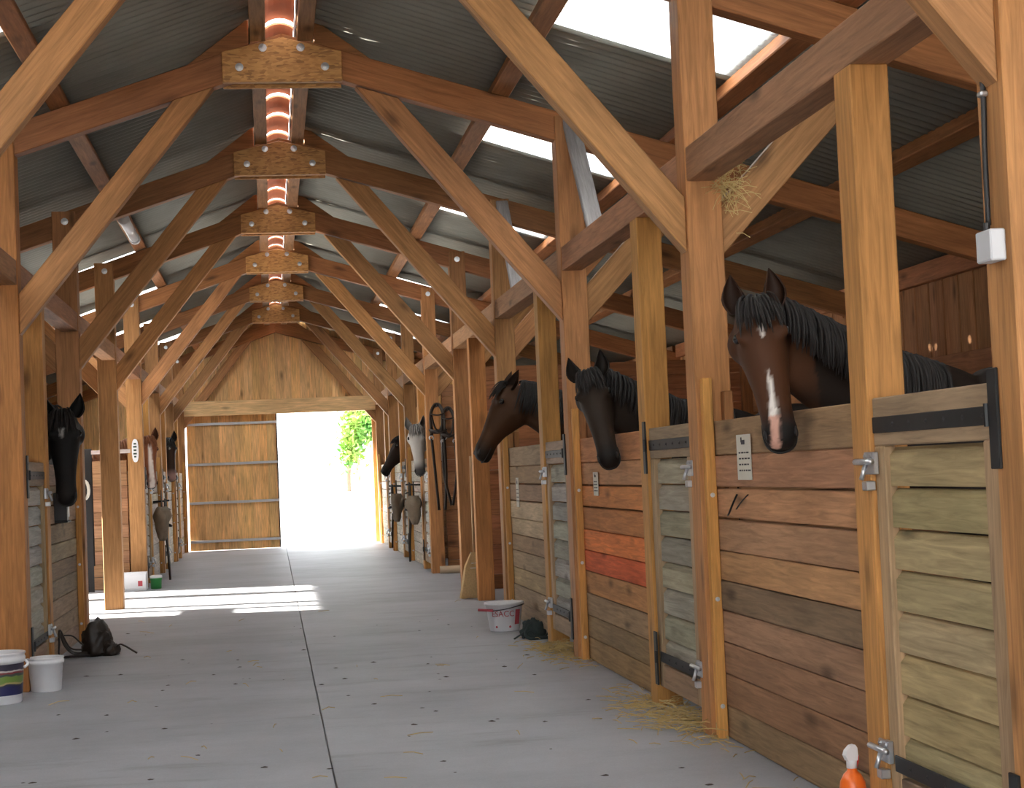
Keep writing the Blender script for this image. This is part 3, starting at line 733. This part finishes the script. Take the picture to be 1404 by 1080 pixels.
horse('brown horse in profile with its head low, third stall on the right', (1.765, 12.5, 1.835), (-.28, -.03, -.50), (-.86, -.10, .5), (2.66, 12.45, 0), (-1, 0, 0), (.060, .025, .010), muzzle=(.02, .012, .008), hs=1.02, voxel=.015, locks=300, mane_side=1, nb=(.28, 0, -.12))
horse('black horse with a white star on its forehead, near left stall', (-1.42, 11.95, 1.725), (.02, -.10, -.57), (.08, -.97, .2), (-2.40, 12.2, 0), (.95, -.12, 0), (.008, .0075, .0075), blaze=[(.17, .30, .028, .006, .01, .01, (.45, .45, .43))], hs=1.0, voxel=.015, locks=260, mane_side=-1, ear_splay=.34, nb=(-.26, .16, -.18), hl=1.06)
horse('chestnut horse with a broad white blaze on the far left', (-1.455, 20.6, 1.76), (.05, -.10, -.57), (.30, -.95, .1), (-2.45, 20.68, 0), (1, 0, 0), (.22, .07, .025), points=(.20, .065, .022), muzzle=(.30, .16, .12), blaze=[(.12, 1.0, .022, .034, 0, 0, (.8, .72, .66))], hair=HAIRR, voxel=.022, locks=60, mane_side=-1, nb=(-.28, .06, -.15), hs=.97)
horse('dark bay horse with a small star and pale nose, far left', (-1.465, 24.75, 1.84), (.06, -.12, -.56), (.22, -.95, .1), (-2.45, 24.95, 0), (1, -.05, 0), (.05, .024, .014), muzzle=(.42, .25, .22), blaze=[(.16, .26, .02, .008, 0, 0, WH)], hair=HAIRB, voxel=.022, locks=60, mane_side=-1, nb=(-.28, .08, -.15), hs=1.0)
horse('dappled grey horse facing the aisle on the far right', (1.775, 20.6, 1.775), (.02, -.10, -.57), (-.14, -.97, .1), (2.75, 20.68, 0), (-1, 0, 0), (.50, .475, .44), points=(.10, .095, .09), muzzle=(.06, .055, .055), hair=HAIRG, voxel=.022, locks=60, mane_side=1, nb=(.28, .06, -.15), hs=.97)
horse('dark horse in profile furthest away on the right', (1.89, 24.85, 1.735), (-.30, -.03, -.46), (-.86, -.1, .5), (2.75, 24.95, 0), (-1, 0, 0), (.025, .015, .010), voxel=.022, locks=60, mane_side=1, nb=(.30, 0, -.08), hs=1.0)

# ------------------------------------------------------------------ notices, cable, lamp
def notice(label, x, y, z0, z1, w):
    t = thing('paper_notice', (x, y, z0), label, 'notice', 'paper notices on stall fronts')
    box('sheet', (x-.003, y-w/2, z0), (x, y+w/2, z1), PAPER, t, ch=.0)
    h = z1-z0
    box('printed_mark', (x-.0045, y-w*.10, z1-h*.22), (x-.003, y+w*.14, z1-h*.12), INK, t, ch=0)
    box('printed_mark', (x-.0045, y+w*.10, z1-h*.17), (x-.003, y+w*.17, z1-h*.06), INK, t, ch=0)
    for i in range(4):
        zz = z1-h*(.40+.13*i); yy = y+w*.35
        while yy > y-w*.35:
            l = R.uniform(.06, .18)*w; box('printed_line', (x-.0042, yy-l, zz-.003), (x-.003, yy, zz+.003), INK, t, ch=0); yy -= l+w*.07
notice('white paper notice with a printed mark beside the bay horse muzzle', 1.906, 6.63, 1.115, 1.30, .20)
notice('small white card below the dark brown horse muzzle', 1.906, 9.82, 1.02, 1.16, .14)
notice('narrow white card below the brown horse in profile', 1.906, 13.05, .90, 1.13, .14)
t = thing('junction_box', (1.83, 4.02, 1.68), 'grey plastic junction box on the nearest right post', 'junction box')
box('cover', (1.806, 3.975, 1.672), (1.8485, 4.065, 1.752), PLGREY, t, ch=.004)
V, F = tube_geo([(1.83, 4.045, 1.745), (1.83, 4.045, 1.775)], .009); mesh_obj('gland', V, F, BLACKP, t)
cb = tube('power_cable', ease([(1.835, 4.045, 1.77), (1.838, 4.05, 1.95), (1.840, 4.045, 2.12), (1.838, 4.06, 2.3), (1.838, 4.09, 2.45), (1.838, 4.09, 2.9)]), .0075, BLACKP)
tag(cb, 'black power cable running up the nearest right post', 'cable')
bx = box('cable_clip', (1.828, 4.03, 2.10), (1.849, 4.06, 2.115), ZINC); tag(bx, 'small metal clip holding the black cable to the post', 'clip')
t = thing('tube_lamp', (-1.2, 14.9, 3.35), 'clear tube lamp fixed below the left upper purlin', 'lamp')
zl = rb(-1.215)+.155
V, F = tube_geo([(-1.16, 14.35, zl-.02), (-1.16, 15.62, zl-.02)], .045, 12); mesh_obj('tube', V, F, TUBE, t, smooth=True)
for y_ in (14.40, 15.55):
    V, F = tube_geo([(-1.16, y_-.06, zl-.02), (-1.16, y_+.06, zl-.02)], .05, 12); mesh_obj('end_cap', V, F, PLGREY, t, smooth=True)
    box('bracket', (-1.18, y_-.015, zl+.02), (-1.15, y_+.015, zl+.08), ZINC, t)

# ------------------------------------------------------------------ buckets, tub, bottle, broom
def bucket(loc, r0, r1, h, label):
    t = thing('bucket', loc, label, 'bucket', 'white plastic buckets on the left')
    lathe('shell', [(r0*.96, 0), (r0, .006), (r1*.985, h*.80), (r1*1.05, h*.81), (r1*1.06, h*.90), (r1*1.03, h*.905), (r1*1.03, h*.96), (r1*1.065, h*.965), (r1*1.065, h), (r1*.98, h), (r1*.96, h*.96), (r0*.93, .012)], WHITEP, loc, t, 36)
    return t
p = floor_at(60, 950)
bucket((p.x, p.y+.12, 0), .088, .102, .20, 'plain white bucket standing beside the left post')
p = floor_at(-6, 968)
b2 = bucket((p.x, p.y+.14, 0), .125, .140, .285, 'white lidded bucket with a dark blue picture label, cut by the left edge')
lm, nt, bb = mat('bucket_label'); N = nt.nodes.new; Lk = nt.links.new
tc = N('ShaderNodeTexCoord'); sx = N('ShaderNodeSeparateXYZ'); Lk(tc.outputs['Object'], sx.inputs[0])
ramp = N('ShaderNodeValToRGB'); ramp.color_ramp.interpolation = 'CONSTANT'; rr_ = N('ShaderNodeMapRange'); rr_.inputs['From Min'].default_value = .06; rr_.inputs['From Max'].default_value = .225; Lk(sx.outputs['Z'], rr_.inputs['Value'])
nz = N('ShaderNodeTexNoise'); nz.inputs['Scale'].default_value = 14; Lk(tc.outputs['Object'], nz.inputs['Vector'])
ad = N('ShaderNodeMath'); ad.operation = 'MULTIPLY_ADD'; Lk(nz.outputs['Fac'], ad.inputs[0]); ad.inputs[1].default_value = .16; Lk(rr_.outputs[0], ad.inputs[2])
sb = N('ShaderNodeMath'); sb.operation = 'SUBTRACT'; Lk(ad.outputs[0], sb.inputs[0]); sb.inputs[1].default_value = .08; Lk(sb.outputs[0], ramp.inputs[0])
cols = [(0, (.02, .02, .09)), (.24, (.03, .03, .06)), (.30, (.40, .33, .14)), (.36, (.17, .27, .05)), (.58, (.05, .07, .06)), (.66, (.22, .03, .04)), (.72, (.55, .52, .50)), (.77, (.03, .025, .05))]
while len(ramp.color_ramp.elements) < len(cols): ramp.color_ramp.elements.new(.5)
for e, (p_, c_) in zip(ramp.color_ramp.elements, cols): e.position = p_; e.color = c_+(1,)
Lk(ramp.outputs[0], bb.inputs['Base Color']); bb.inputs['Roughness'].default_value = .35
V, F = [], []; n = 30
for z in (.05, .225):
    for j in range(n+1):
        a = math.radians(-170+190*j/n); r = .1262+(.140*.985-.125)*(z-.006)/(.285*.80); V.append((r*math.cos(a), r*math.sin(a), z))
for j in range(n): F.append((j, j+1, n+1+j+1, n+1+j))
mesh_obj('label_wrap', V, F, lm, b2, Matrix.Translation((p_ := b2.matrix_world.translation) if False else INV[b2.name].inverted().translation), smooth=True)
hv = INV[b2.name].inverted().translation
V, F = tube_geo(ease([hv+Vector((.148, .0, .235)), hv+Vector((.165, -.03, .215)), hv+Vector((.150, -.06, .20))]), .008); mesh_obj('handle_lug', V, F, WHITEP, b2, smooth=True)
# feed tub with red lettering
p = floor_at(690, 866); tl = Vector((p.x+.03, p.y+.12, 0))
t = thing('feed_tub', tl, 'low white feed tub with red lettering near the right stalls', 'tub')
lathe('shell', [(.108, 0), (.112, .006), (.138, .195), (.150, .197), (.150, .212), (.130, .212), (.127, .19), (.102, .012)], WHITEP, tl, t, 36)
tx = bpy.data.curves.new('lettering', 'FONT'); tx.body = 'ESACC'; tx.size = .06; tx.align_x = 'CENTER'; tx.extrude = 0
to = bpy.data.objects.new('tmp', tx); COL.objects.link(to)
tm = bpy.data.meshes.new_from_object(to.evaluated_get(bpy.context.evaluated_depsgraph_get())); bpy.data.objects.remove(to)
def wrap(me, z0, a0, name):
    for v in me.vertices:
        z = z0+v.co.y; r = .112+(.138-.112)*z/.195+.002; a = a0+v.co.x/r; v.co = Vector((r*math.cos(a), r*math.sin(a), z))
    link(name, me, REDP, t, Matrix.Translation(tl))
wrap(tm, .112, math.radians(-103), 'lettering')
bm = bmesh.new(); bmesh.ops.create_grid(bm, x_segments=6, y_segments=4, size=1)
for v in bm.verts: v.co = Vector((v.co.x*.026, .055+v.co.y*.055, 0))
gm = bpy.data.meshes.new('band'); bm.to_mesh(gm); bm.free(); wrap(gm, .05, math.radians(-48), 'printed_band')
for a in (-128, -78):
    bm = bmesh.new(); bmesh.ops.create_circle(bm, cap_ends=True, radius=.009, segments=10); g2 = bpy.data.meshes.new('dot'); bm.to_mesh(g2); bm.free()
    wrap(g2, .035, math.radians(a), 'printed_dot')
V, F = tube_geo(ease([tl+Vector((.148, -.02, .19)), tl+Vector((.08, -.135, .185)), tl+Vector((-.04, -.155, .165)), tl+Vector((-.15, -.08, .158))]), .004); mesh_obj('wire_handle', V, F, INK, t, smooth=True)
V, F = tube_geo([tl+Vector((-.10, -.118, .160)), tl+Vector((-.20, -.05, .165))], .010); mesh_obj('handle_grip', V, F, REDP, t, smooth=True)
# spray bottle
sp = Vector((1.805, 5.22, 0)); 
t = thing('spray_bottle', sp, 'orange spray bottle with a white trigger head at the stall foot', 'bottle')
lathe('bottle', [(.040, 0), (.043, .006), (.043, .13), (.040, .155), (.028, .178), (.016, .19), (.014, .205)], ORANGE, sp, t, 24)
lathe('collar', [(.017, .198), (.017, .222), (.014, .224)], WHITEP, sp, t, 18)
def wedge(name, prof, w, m, mw):
    n = len(prof); V = [(x, -w, z) for x, z in prof]+[(x, w, z) for x, z in prof]
    F = [tuple(range(n)), tuple(range(2*n-1, n-1, -1))]+[(i, n+i, n+(i+1) % n, (i+1) % n) for i in range(n)]
    return mesh_obj(name, V, F, m, t, mw)
mwS = Matrix.Translation(sp) @ Matrix.Rotation(math.radians(8), 4, 'Z')
wedge('spray_head', [(-.018, .222), (.016, .222), (.018, .238), (.017, .262), (.010, .272), (-.004, .270), (-.020, .255), (-.026, .240)], .012, WHITEP, mwS)
wedge('trigger', [(.017, .236), (.024, .236), (.022, .215), (.015, .196), (.012, .200), (.017, .217)], .006, REDPL, mwS)
# broom
t = thing('broom', (1.86, 15.78, 0), 'straw broom standing upright behind the orange post', 'broom')
V, F = tube_geo([(1.865, 15.80, .42), (1.875, 15.86, 1.34)], .013, 10); mesh_obj('handle', V, F, plain('ash_handle', (.50, .33, .18), .6), t, smooth=True)
V, F = [], []
for i in range(300):
    a = R.uniform(-1, 1); b = R.uniform(-1, 1)
    top = Vector((1.865+a*.028, 15.80+b*.022, .43)); mid = Vector((1.858+a*.085, 15.795+b*.035, .30)); bot = Vector((1.853+a*.135, 15.79+b*.045, R.uniform(.0, .015)))
    tube_geo([top, mid, bot], [.006, .007, .006], 3, 1, V, F)
mesh_obj('bristles', V, F, BRIST, t)['kind'] = 'stuff'
for z, ra in ((.425, .034), (.33, .075), (.285, .092)):
    V, F = tube_geo([(1.862+ra*math.cos(q*math.pi/8), 15.797+.42*ra*math.sin(q*math.pi/8)+(0), z) for q in range(16)], .006, 6, closed=True); mesh_obj('binding', V, F, LEATHER if z > .4 else ROPE, t, smooth=True)
# pole lying at the foot of a far right post, dark green barrel in the passage
o = tube('wooden_pole', [(1.93, 19.86, .045), (2.6, 19.80, .045)], .045, plain('pale_pole', (.45, .33, .22), .8), n=12); tag(o, 'short pale wooden pole lying at the foot of a far right post', 'pole')
t = thing('barrel', (2.45, 15.9, 0), 'dark green plastic barrel standing in the shaded right passage', 'barrel')
lathe('drum', [(.20, 0), (.215, .02), (.22, .2), (.228, .21), (.22, .22), (.22, .42), (.228, .43), (.22, .44), (.21, .60), (.19, .62), (.19, .60)], DKGREEN, (2.45, 15.9, 0), t)
# far left: white crate, green tub, oval sign
t = thing('salt_crate', (-1.62, 19.72, 0), 'low white plastic crate at the foot of a far left post', 'crate')
for nm, lo, hi in (('side', (-1.78, 19.60, .02), (-1.46, 19.62, .20)), ('side', (-1.78, 19.88, .02), (-1.46, 19.90, .20)), ('side', (-1.78, 19.62, .02), (-1.76, 19.88, .20)), ('side', (-1.48, 19.62, .02), (-1.46, 19.88, .20)), ('base', (-1.78, 19.60, 0), (-1.46, 19.90, .02)), ('rim', (-1.79, 19.585, .185), (-1.45, 19.60, .21))):
    box(nm, lo, hi, WHITEP, t)
box('print', (-1.55, 19.597, .05), (-1.50, 19.60, .11), REDP, t, ch=0)
t = thing('small_tub', (-1.36, 19.78, 0), 'small green and white tub beside the white crate', 'tub')
lathe('shell', [(.055, 0), (.06, .005), (.064, .10), (.069, .10), (.069, .15), (.055, .155)], GREENP, (-1.36, 19.78, 0), t)
lathe('lid', [(.071, .125), (.071, .15), (.05, .158)], WHITEP, (-1.36, 19.78, 0), t)
t = thing('oval_sign', (-1.56, 19.955, 1.48), 'white oval plaque with dark marks on a far left post', 'sign')
V, F = [], []; n = 24
for y_ in (19.945, 19.958):
    for j in range(n):
        a = 2*math.pi*j/n; V.append((-1.56+.038*math.copysign(abs(math.cos(a))**.8, math.cos(a)), y_, 1.60+.135*math.copysign(abs(math.sin(a))**.7, math.sin(a))))
F = [tuple(range(n)), tuple(range(2*n-1, n-1, -1))]+[(j, n+j, n+(j+1) % n, (j+1) % n) for j in range(n)]
mesh_obj('plate', V, F, WHITEP, t)
for z, w in ((1.68, .016), (1.645, .022), (1.605, .018), (1.565, .022), (1.53, .014)): box('mark', (-1.56-w, 19.942, z-.010), (-1.56+w*.8, 19.945, z+.010), DKGREEN, t, ch=0)

# ------------------------------------------------------------------ tack
def bridle(label, hook, s, drop=.75, w=.12, mt=LEATHER, group='bridles hanging along the aisle', bar=True, thick=1.5, out=None, side=(0, 1, 0)):
    # hangs from a short bar; s points from the wall into the aisle
    h = Vector(hook); t = thing('bridle', h, label, 'bridle', group); out = Vector(out or (s, 0, 0)); side = Vector(side); up_ = Vector((0, 0, 1)); cv = lambda p: h+out*(p[0]*s)+side*p[1]+up_*p[2]
    if bar: V, F = tube_geo([h-out*.10, h+out*.10+up_*.01], .012); mesh_obj('hook', V, F, BLACKM, t, smooth=True)
    def loop(nm, pts, r, closed=False, m=mt):
        V, F = tube_geo(ease([cv(p) for p in pts], 5) if not closed else [cv(p) for p in pts], r*thick, 6, .45, closed=closed); mesh_obj(nm, V, F, m, t, smooth=True)
    a = s*.05
    loop('headpiece', [(a, -w*.5, -.34), (a, -w*.5, -.10), (a, -w*.2, .012), (a, w*.2, .012), (a, w*.5, -.10), (a, w*.5, -.34)], .014)
    loop('browband', [(a+s*.03, -w*.5, -.09), (a+s*.05, 0, -.105), (a+s*.03, w*.5, -.09)], .011)
    loop('noseband', [(a+.055*math.cos(q*math.pi/6), w*.55*math.sin(q*math.pi/6), -.30-.012*math.cos(q)) for q in range(12)], .016, True)
    for sg in (-1, 1):
        loop('bit_ring', [(a, sg*w*.52+.026*math.cos(q*math.pi/5), -.37+.026*math.sin(q*math.pi/5)) for q in range(10)], .006, True, ZINC)
        loop('rein', [(a, sg*w*.5, -.38), (a+s*.02, sg*w*.42+R.uniform(-.02, .02), -.38-drop*.5), (a+s*.03, sg*w*.2+R.uniform(-.03, .03), -.38-drop)], .012)
    loop('throat_lash', [(a, -w*.45, -.10), (a+s*.01, -w*.2, -.26), (a+s*.01, w*.2, -.27), (a, w*.45, -.10)], .008)
    return t
def sack(label, loc, rx, ry, h, mt=CANVAS):
    t = thing('canvas_nosebag', loc, label, 'bag', 'canvas bags hanging along the aisle')
    L_ = Vector(loc); V, F = [], []; n = 16
    prof = [(.10, .04), (.40, 0), (.62, .10), (.74, .30), (1.0, .55), (1.15, .72), (1.0, .86), (.70, 1.0), (.52, .94), (.3, .86)]
    for k_, z in prof:
        for j in range(n):
            a = 2*math.pi*j/n; w_ = 1+.20*math.sin(3*a+z*5+L_.y)+.12*math.sin(5*a-z*9)+.06*math.sin(9*a+z*17); V.append(L_+Vector((rx*k_*w_*math.cos(a), ry*k_*w_*math.sin(a), z*h)))
    for i in range(len(prof)-1):
        for j in range(n): F.append((i*n+j, i*n+(j+1) % n, (i+1)*n+(j+1) % n, (i+1)*n+j))
    F.append(tuple(range(n))[::-1]); F.append(tuple((len(prof)-1)*n+j for j in range(n)))
    mesh_obj('bag', V, F, mt, t, smooth=True)
    for sg in (-1, 1):
        V, F = tube_geo(ease([L_+Vector((0, sg*ry*.35, h*.97)), L_+Vector((0, sg*ry*.3, h*1.25)), L_+Vector((0, 0, h*1.48))]), .009, 6, .5); mesh_obj('strap', V, F, LEATHER, t, smooth=True)
    return t
bridle('black bridle hanging high on the right against the plank wall past the broom', (1.97, 19.90, 1.98), 1, .85, .15, thick=2.2, out=(0, -1, 0), side=(1, 0, 0))
bridle('second black bridle hanging right of the first one past the broom', (2.10, 19.90, 1.93), 1, .75, .14, thick=2.2, out=(0, -1, 0), side=(1, 0, 0))
bridle('bridle hanging below the grey horse head', (1.77, 21.22, 1.05), -1, .58, .13)
bridle('bridle hanging below the far dark horse in profile', (1.77, 24.33, 1.02), -1, .50, .13)
sack('brown nosebag hanging below the grey horse', (1.745, 20.95, .56), .085, .16, .36)
sack('grey nosebag hanging below the far dark horse', (1.75, 23.95, .52), .08, .17, .40)
bridle('bridle hanging on the far left stall door below the chestnut horse', (-1.38, 21.45, .98), 1, .60, .13)
sack('dusty nosebag hanging below the chestnut horse on the left', (-1.36, 21.2, .50), .09, .16, .42)
# dark rug over a rail on the left passage
rl = tube('rug_rail', [(-3.6, 18.5, 1.57), (-1.50, 18.5, 1.57)], .022, plain('pale_pipe', (.75, .62, .58), .35), n=10); tag(rl, 'pale horizontal pipe rail across the left passage', 'rail')
for x_ in (-3.55, -2.02):
    pst = box('rail_post', (x_-.03, 18.47, 0), (x_+.03, 18.53, 1.545), WOOD, None, TIMD, axis=2); tag(pst, 'thin timber post carrying the pale rug rail, %s end' % ('outer wall' if x_ < -3 else 'aisle'), 'post')
V, F = [], []
nx, ns = 26, 14
prof = [(-.065, .08), (-.060, .5), (-.05, 1.0), (-.035, 1.45), (-.026, 1.58), (0, 1.598), (.026, 1.58), (.035, 1.45), (.05, 1.1), (.055, .7), (.06, .35)]
for th in (0, .012):
    for i in range(nx+1):
        x_ = -3.0+1.09*i/nx
        for (dy, z) in prof:
            k_ = (1.6-z)*.03*math.sin(i*1.1+z*2); s_ = 1 if dy >= 0 else -1
            V.append((x_, 18.5+(dy+k_*.6)+s_*th, z+(th if z > 1.5 else 0)))
m_ = len(prof); o_ = (nx+1)*m_
for i in range(nx):
    for j in range(m_-1):
        q = i*m_+j; F.append((q, q+1, q+m_+1, q+m_)); q += o_; F.append((q, q+m_, q+m_+1, q+1))
o = mesh_obj('horse_rug', V, F, RUG, None, smooth=True); tag(o, 'dark horse rug draped over the pale rail in the left passage', 'rug')
V, F = [], []
for q in range(3): tube_geo([(-1.99+.045*math.cos(a*math.pi/7)+q*.008, 18.40-q*.012, 1.17+.10*math.sin(a*math.pi/7)) for a in range(14)], .011, 6, 1, V, F, True)
o = mesh_obj('rope_coil', V, F, ROPE, None, smooth=True); tag(o, 'pale coiled lead rope hanging on the dark rug', 'rope')
# grey mineral holder under the black horse
t = thing('lick_holder', (-1.46, 12.32, .98), 'black holder with a pale lick block below the black horse muzzle', 'lick holder')
box('bracket', (-1.530, 12.20, .97), (-1.44, 12.30, 1.17), BLACKP, t); box('lick_block', (-1.525, 12.305, .985), (-1.445, 12.40, 1.165), PLGREY, t, ch=.012); box('tray', (-1.530, 12.20, .955), (-1.435, 12.41, .97), BLACKP, t)
# heaps of tack on the floor
def blob(name, loc, sx, sy, sz, m, parent, seed):
    bm = bmesh.new(); bmesh.ops.create_icosphere(bm, subdivisions=4, radius=1)
    for v in bm.verts:
        n_ = v.co.normalized(); k_ = 1+.30*mnoise.noise(n_*1.7+Vector((seed, 0, 0)))+.12*mnoise.noise(n_*5+Vector((0, seed, 0)))
        v.co = Vector((n_.x*sx*k_, n_.y*sy*k_, max(-.0, (n_.z+.55)*sz*k_)))
    me = bpy.data.meshes.new(name); bm.to_mesh(me); bm.free()
    for p in me.polygons: p.use_smooth = True
    return link(name, me, m, parent, Matrix.Translation(Vector(loc)))
hp_ = floor_at(132, 900)
t = thing('saddle_heap', hp_, 'heap of black harness lying on the floor before the left stall', 'harness')
blob('pad', hp_+Vector((-.01, .10, .0)), .115, .11, .15, LEATHER, t, 3.1)
blob('pad', hp_+Vector((.09, .06, .0)), .07, .08, .065, LEATHER, t, 8.4)
def strapm(nm, pts, par, r=.014, m=LEATHER):
    V, F = tube_geo(ease(pts, 6), r, 6, .5); return mesh_obj(nm, V, F, m, par, smooth=True)
b_ = hp_
strapm('strap', [b_+Vector((-.07, .06, .05)), b_+Vector((-.18, .02, .07)), b_+Vector((-.245, .0, .20)), b_+Vector((-.25, -.01, .11)), b_+Vector((-.25, -.02, .02)), b_+Vector((-.16, -.03, .014)), b_+Vector((-.04, -.02, .014))], t)
strapm('strap', [b_+Vector((-.24, .0, .18)), b_+Vector((-.21, .0, .09)), b_+Vector((-.15, .01, .03)), b_+Vector((-.06, .02, .03))], t)
strapm('strap', [b_+Vector((-.22, .01, .16)), b_+Vector((-.16, .03, .15)), b_+Vector((-.10, .04, .09)), b_+Vector((-.05, .05, .06))], t, .012)
strapm('rein', [b_+Vector((.12, .03, .03)), b_+Vector((.16, .02, .075)), b_+Vector((.20, .0, .065)), b_+Vector((.25, -.02, .035)), b_+Vector((.285, -.03, .013))], t, .011)
hr = floor_at(738, 876)
t = thing('halter_heap', hr, 'dark green rope halter heaped on the floor beside the feed tub', 'halter')
blob('coil', hr+Vector((-.02, .10, 0)), .085, .07, .085, DKROPE, t, 5.5)
strapm('rope', [hr+Vector((-.11, .02, .012)), hr+Vector((-.06, .0, .06)), hr+Vector((-.02, -.02, .03)), hr+Vector((.04, -.03, .02)), hr+Vector((.085, .0, .05)), hr+Vector((.09, .04, .012))], t, .012, DKROPE)
strapm('rope', [hr+Vector((-.05, .05, .10)), hr+Vector((-.09, .01, .05)), hr+Vector((-.07, -.05, .014)), hr+Vector((.02, -.065, .014)), hr+Vector((.07, -.05, .014))], t, .011, DKROPE)
strapm('rope', [hr+Vector((-.17, -.01, .012)), hr+Vector((-.13, .02, .03)), hr+Vector((-.09, .05, .05)), hr+Vector((-.03, .06, .11))], t, .010, DKROPE)
# small hook on the nearest panel
t = thing('iron_hook', (1.90, 6.84, 1.0), 'small black forked iron hook on the nearest boarded front', 'hook')
strapm('prong', [(1.904, 6.60, 1.055), (1.896, 6.66, 1.03), (1.892, 6.74, .995)], t, .004, BLACKM)
strapm('shank', [(1.904, 6.92, .965), (1.893, 6.86, .975), (1.892, 6.80, 1.01), (1.904, 6.76, 1.055)], t, .0045, BLACKM)

# ------------------------------------------------------------------ straw and chaff
def scatter(name, pts, label, ln=(.04, .14), w=.0022, m=STRAW):
    V, F = [], []
    for p in pts:
        a = R.uniform(0, math.pi); l = R.uniform(*ln); d_ = Vector((math.cos(a), math.sin(a), R.uniform(-.1, .15)))
        z = max(.0025, p.z); q = Vector((p.x, p.y, z)); e = q+d_*l; e.z = max(.0025, e.z); md = (q+e)/2+Vector((0, 0, R.uniform(0, .01)))
        tube_geo([q, md, e], [w, w*1.1, w*.8], 3, 1, V, F)
    o = mesh_obj(name, V, F, m); return tag(o, label, 'straw', kind='stuff')
pts = []
for i in range(650):
    y_ = R.choice((5.2, 7.4, 7.7, 8.0, 8.2, 10.6, 11.0)) + R.gauss(0, .35); pts.append(Vector((1.93-abs(R.gauss(0, .14)), y_, R.uniform(0, .012))))
for i in range(110): pts.append(Vector((1.84+R.uniform(-.05, .12), 7.55+R.gauss(0, .25), R.uniform(.0, .07))))
for i in range(160): pts.append(Vector((1.80+R.uniform(-.12, .12), 10.75+R.gauss(0, .15), R.uniform(.0, .06))))
for i in range(45): pts.append(Vector((R.uniform(-1.4, 1.9), R.uniform(4.5, 16), .002)))
scatter('loose_straw', pts, 'loose straw and chaff strewn on the floor along the stalls')
pts = [Vector((2.03+R.gauss(0, .035), 7.12+R.gauss(0, .05), 2.40+R.gauss(0, .05))) for _ in range(160)]
V, F = [], []
for p in pts:
    d_ = Vector((R.gauss(0, 1), R.gauss(0, 1), R.gauss(0, .8))).normalized()*R.uniform(.04, .11); tube_geo([p, p+d_*.5+Vector((0, 0, .01)), p+d_], .0018, 3, 1, V, F)
tag(mesh_obj('straw_tuft', V, F, STRAW), 'bright tuft of straw caught on the near right post under the top beam', 'straw', kind='stuff')
V, F = [], []
for i in range(90):
    x_, y_ = R.uniform(-1.3, 1.6), R.uniform(5, 14); r_ = R.uniform(.006, .02); a0 = R.uniform(0, 6); b0 = len(V)
    for j in range(6): a = a0+j*math.pi/3; V.append((x_+r_*math.cos(a)*R.uniform(.5, 1.4), y_+r_*math.sin(a)*R.uniform(.5, 1.6), .0015))
    V.append((x_, y_, r_*.35)); F += [(b0+j, b0+(j+1) % 6, b0+6) for j in range(6)]
tag(mesh_obj('floor_crumbs', V, F, plain('dung_crumb', (.07, .055, .045), .95)), 'dark crumbs of dirt scattered over the concrete aisle', 'dirt', kind='stuff')

# ------------------------------------------------------------------ outside the far door
def tree(label, base, h, spread, nl, seed):
    rr = random.Random(seed); b0 = Vector(base); t = thing('tree', b0, label, 'tree')
    top = b0+Vector((.45, 0, h*.55)); V, F = tube_geo(ease([b0, b0+Vector((.05, 0, h*.25)), top]), [.09]*6+[.08]*6+[.05], 8); mesh_obj('trunk', V, F, BARK, t, smooth=True)
    cl = []
    for i in range(9):
        e = b0+Vector((rr.uniform(-spread, spread), rr.uniform(-spread, spread), h*rr.uniform(.22, .95)))+Vector((.45, 0, 0)); cl.append(e)
        st = b0.lerp(top, rr.uniform(.4, 1)); V, F = tube_geo(ease([st, st.lerp(e, .5)+Vector((0, 0, .15)), e]), .03, 5); mesh_obj('branch', V, F, BARK, t, smooth=True)
    V, F = [], []
    for i in range(nl):
        c = rr.choice(cl)+Vector((rr.gauss(0, spread*.30), rr.gauss(0, spread*.3), rr.gauss(0, h*.075))); n1 = Vector((rr.gauss(0, 1), rr.gauss(0, 1), rr.gauss(0, 1))).normalized(); n2 = n1.orthogonal().normalized(); l = rr.uniform(.08, .15); w = l*.45
        q = len(V); V += [c-n1*l, c+n2*w+n1.cross(n2)*.01, c+n1*l, c-n2*w]; F.append((q, q+1, q+2, q+3))
    mesh_obj('foliage', V, F, LEAF, t)['kind'] = 'stuff'
tb = plane_at(473, 672, 50.0)
tree('green leafy tree seen through the right of the far doorway', (tb.x+.10, 50.0, tb.z-.05), 3.4, .55, 3600, 4)
bz = tb.z-.05
st = thing('boulder', (tb.x+1.0, 49.4, bz), 'grey boulder on the bank below the tree outside', 'boulder'); blob('rock', (tb.x+1.05, 49.4, bz-.05), .55, .35, .35, STONE, st, 2.2)
bk = mesh_obj('bank', [(-30, 38, -.06), (40, 38, -.06), (40, 49, bz), (-30, 49, bz), (-30, 90, bz+.5), (40, 90, bz+.5)], [(0, 1, 2, 3), (3, 2, 5, 4)], GRAVEL); tag(bk, 'pale sunlit bank rising behind the yard', 'bank', kind='structure')
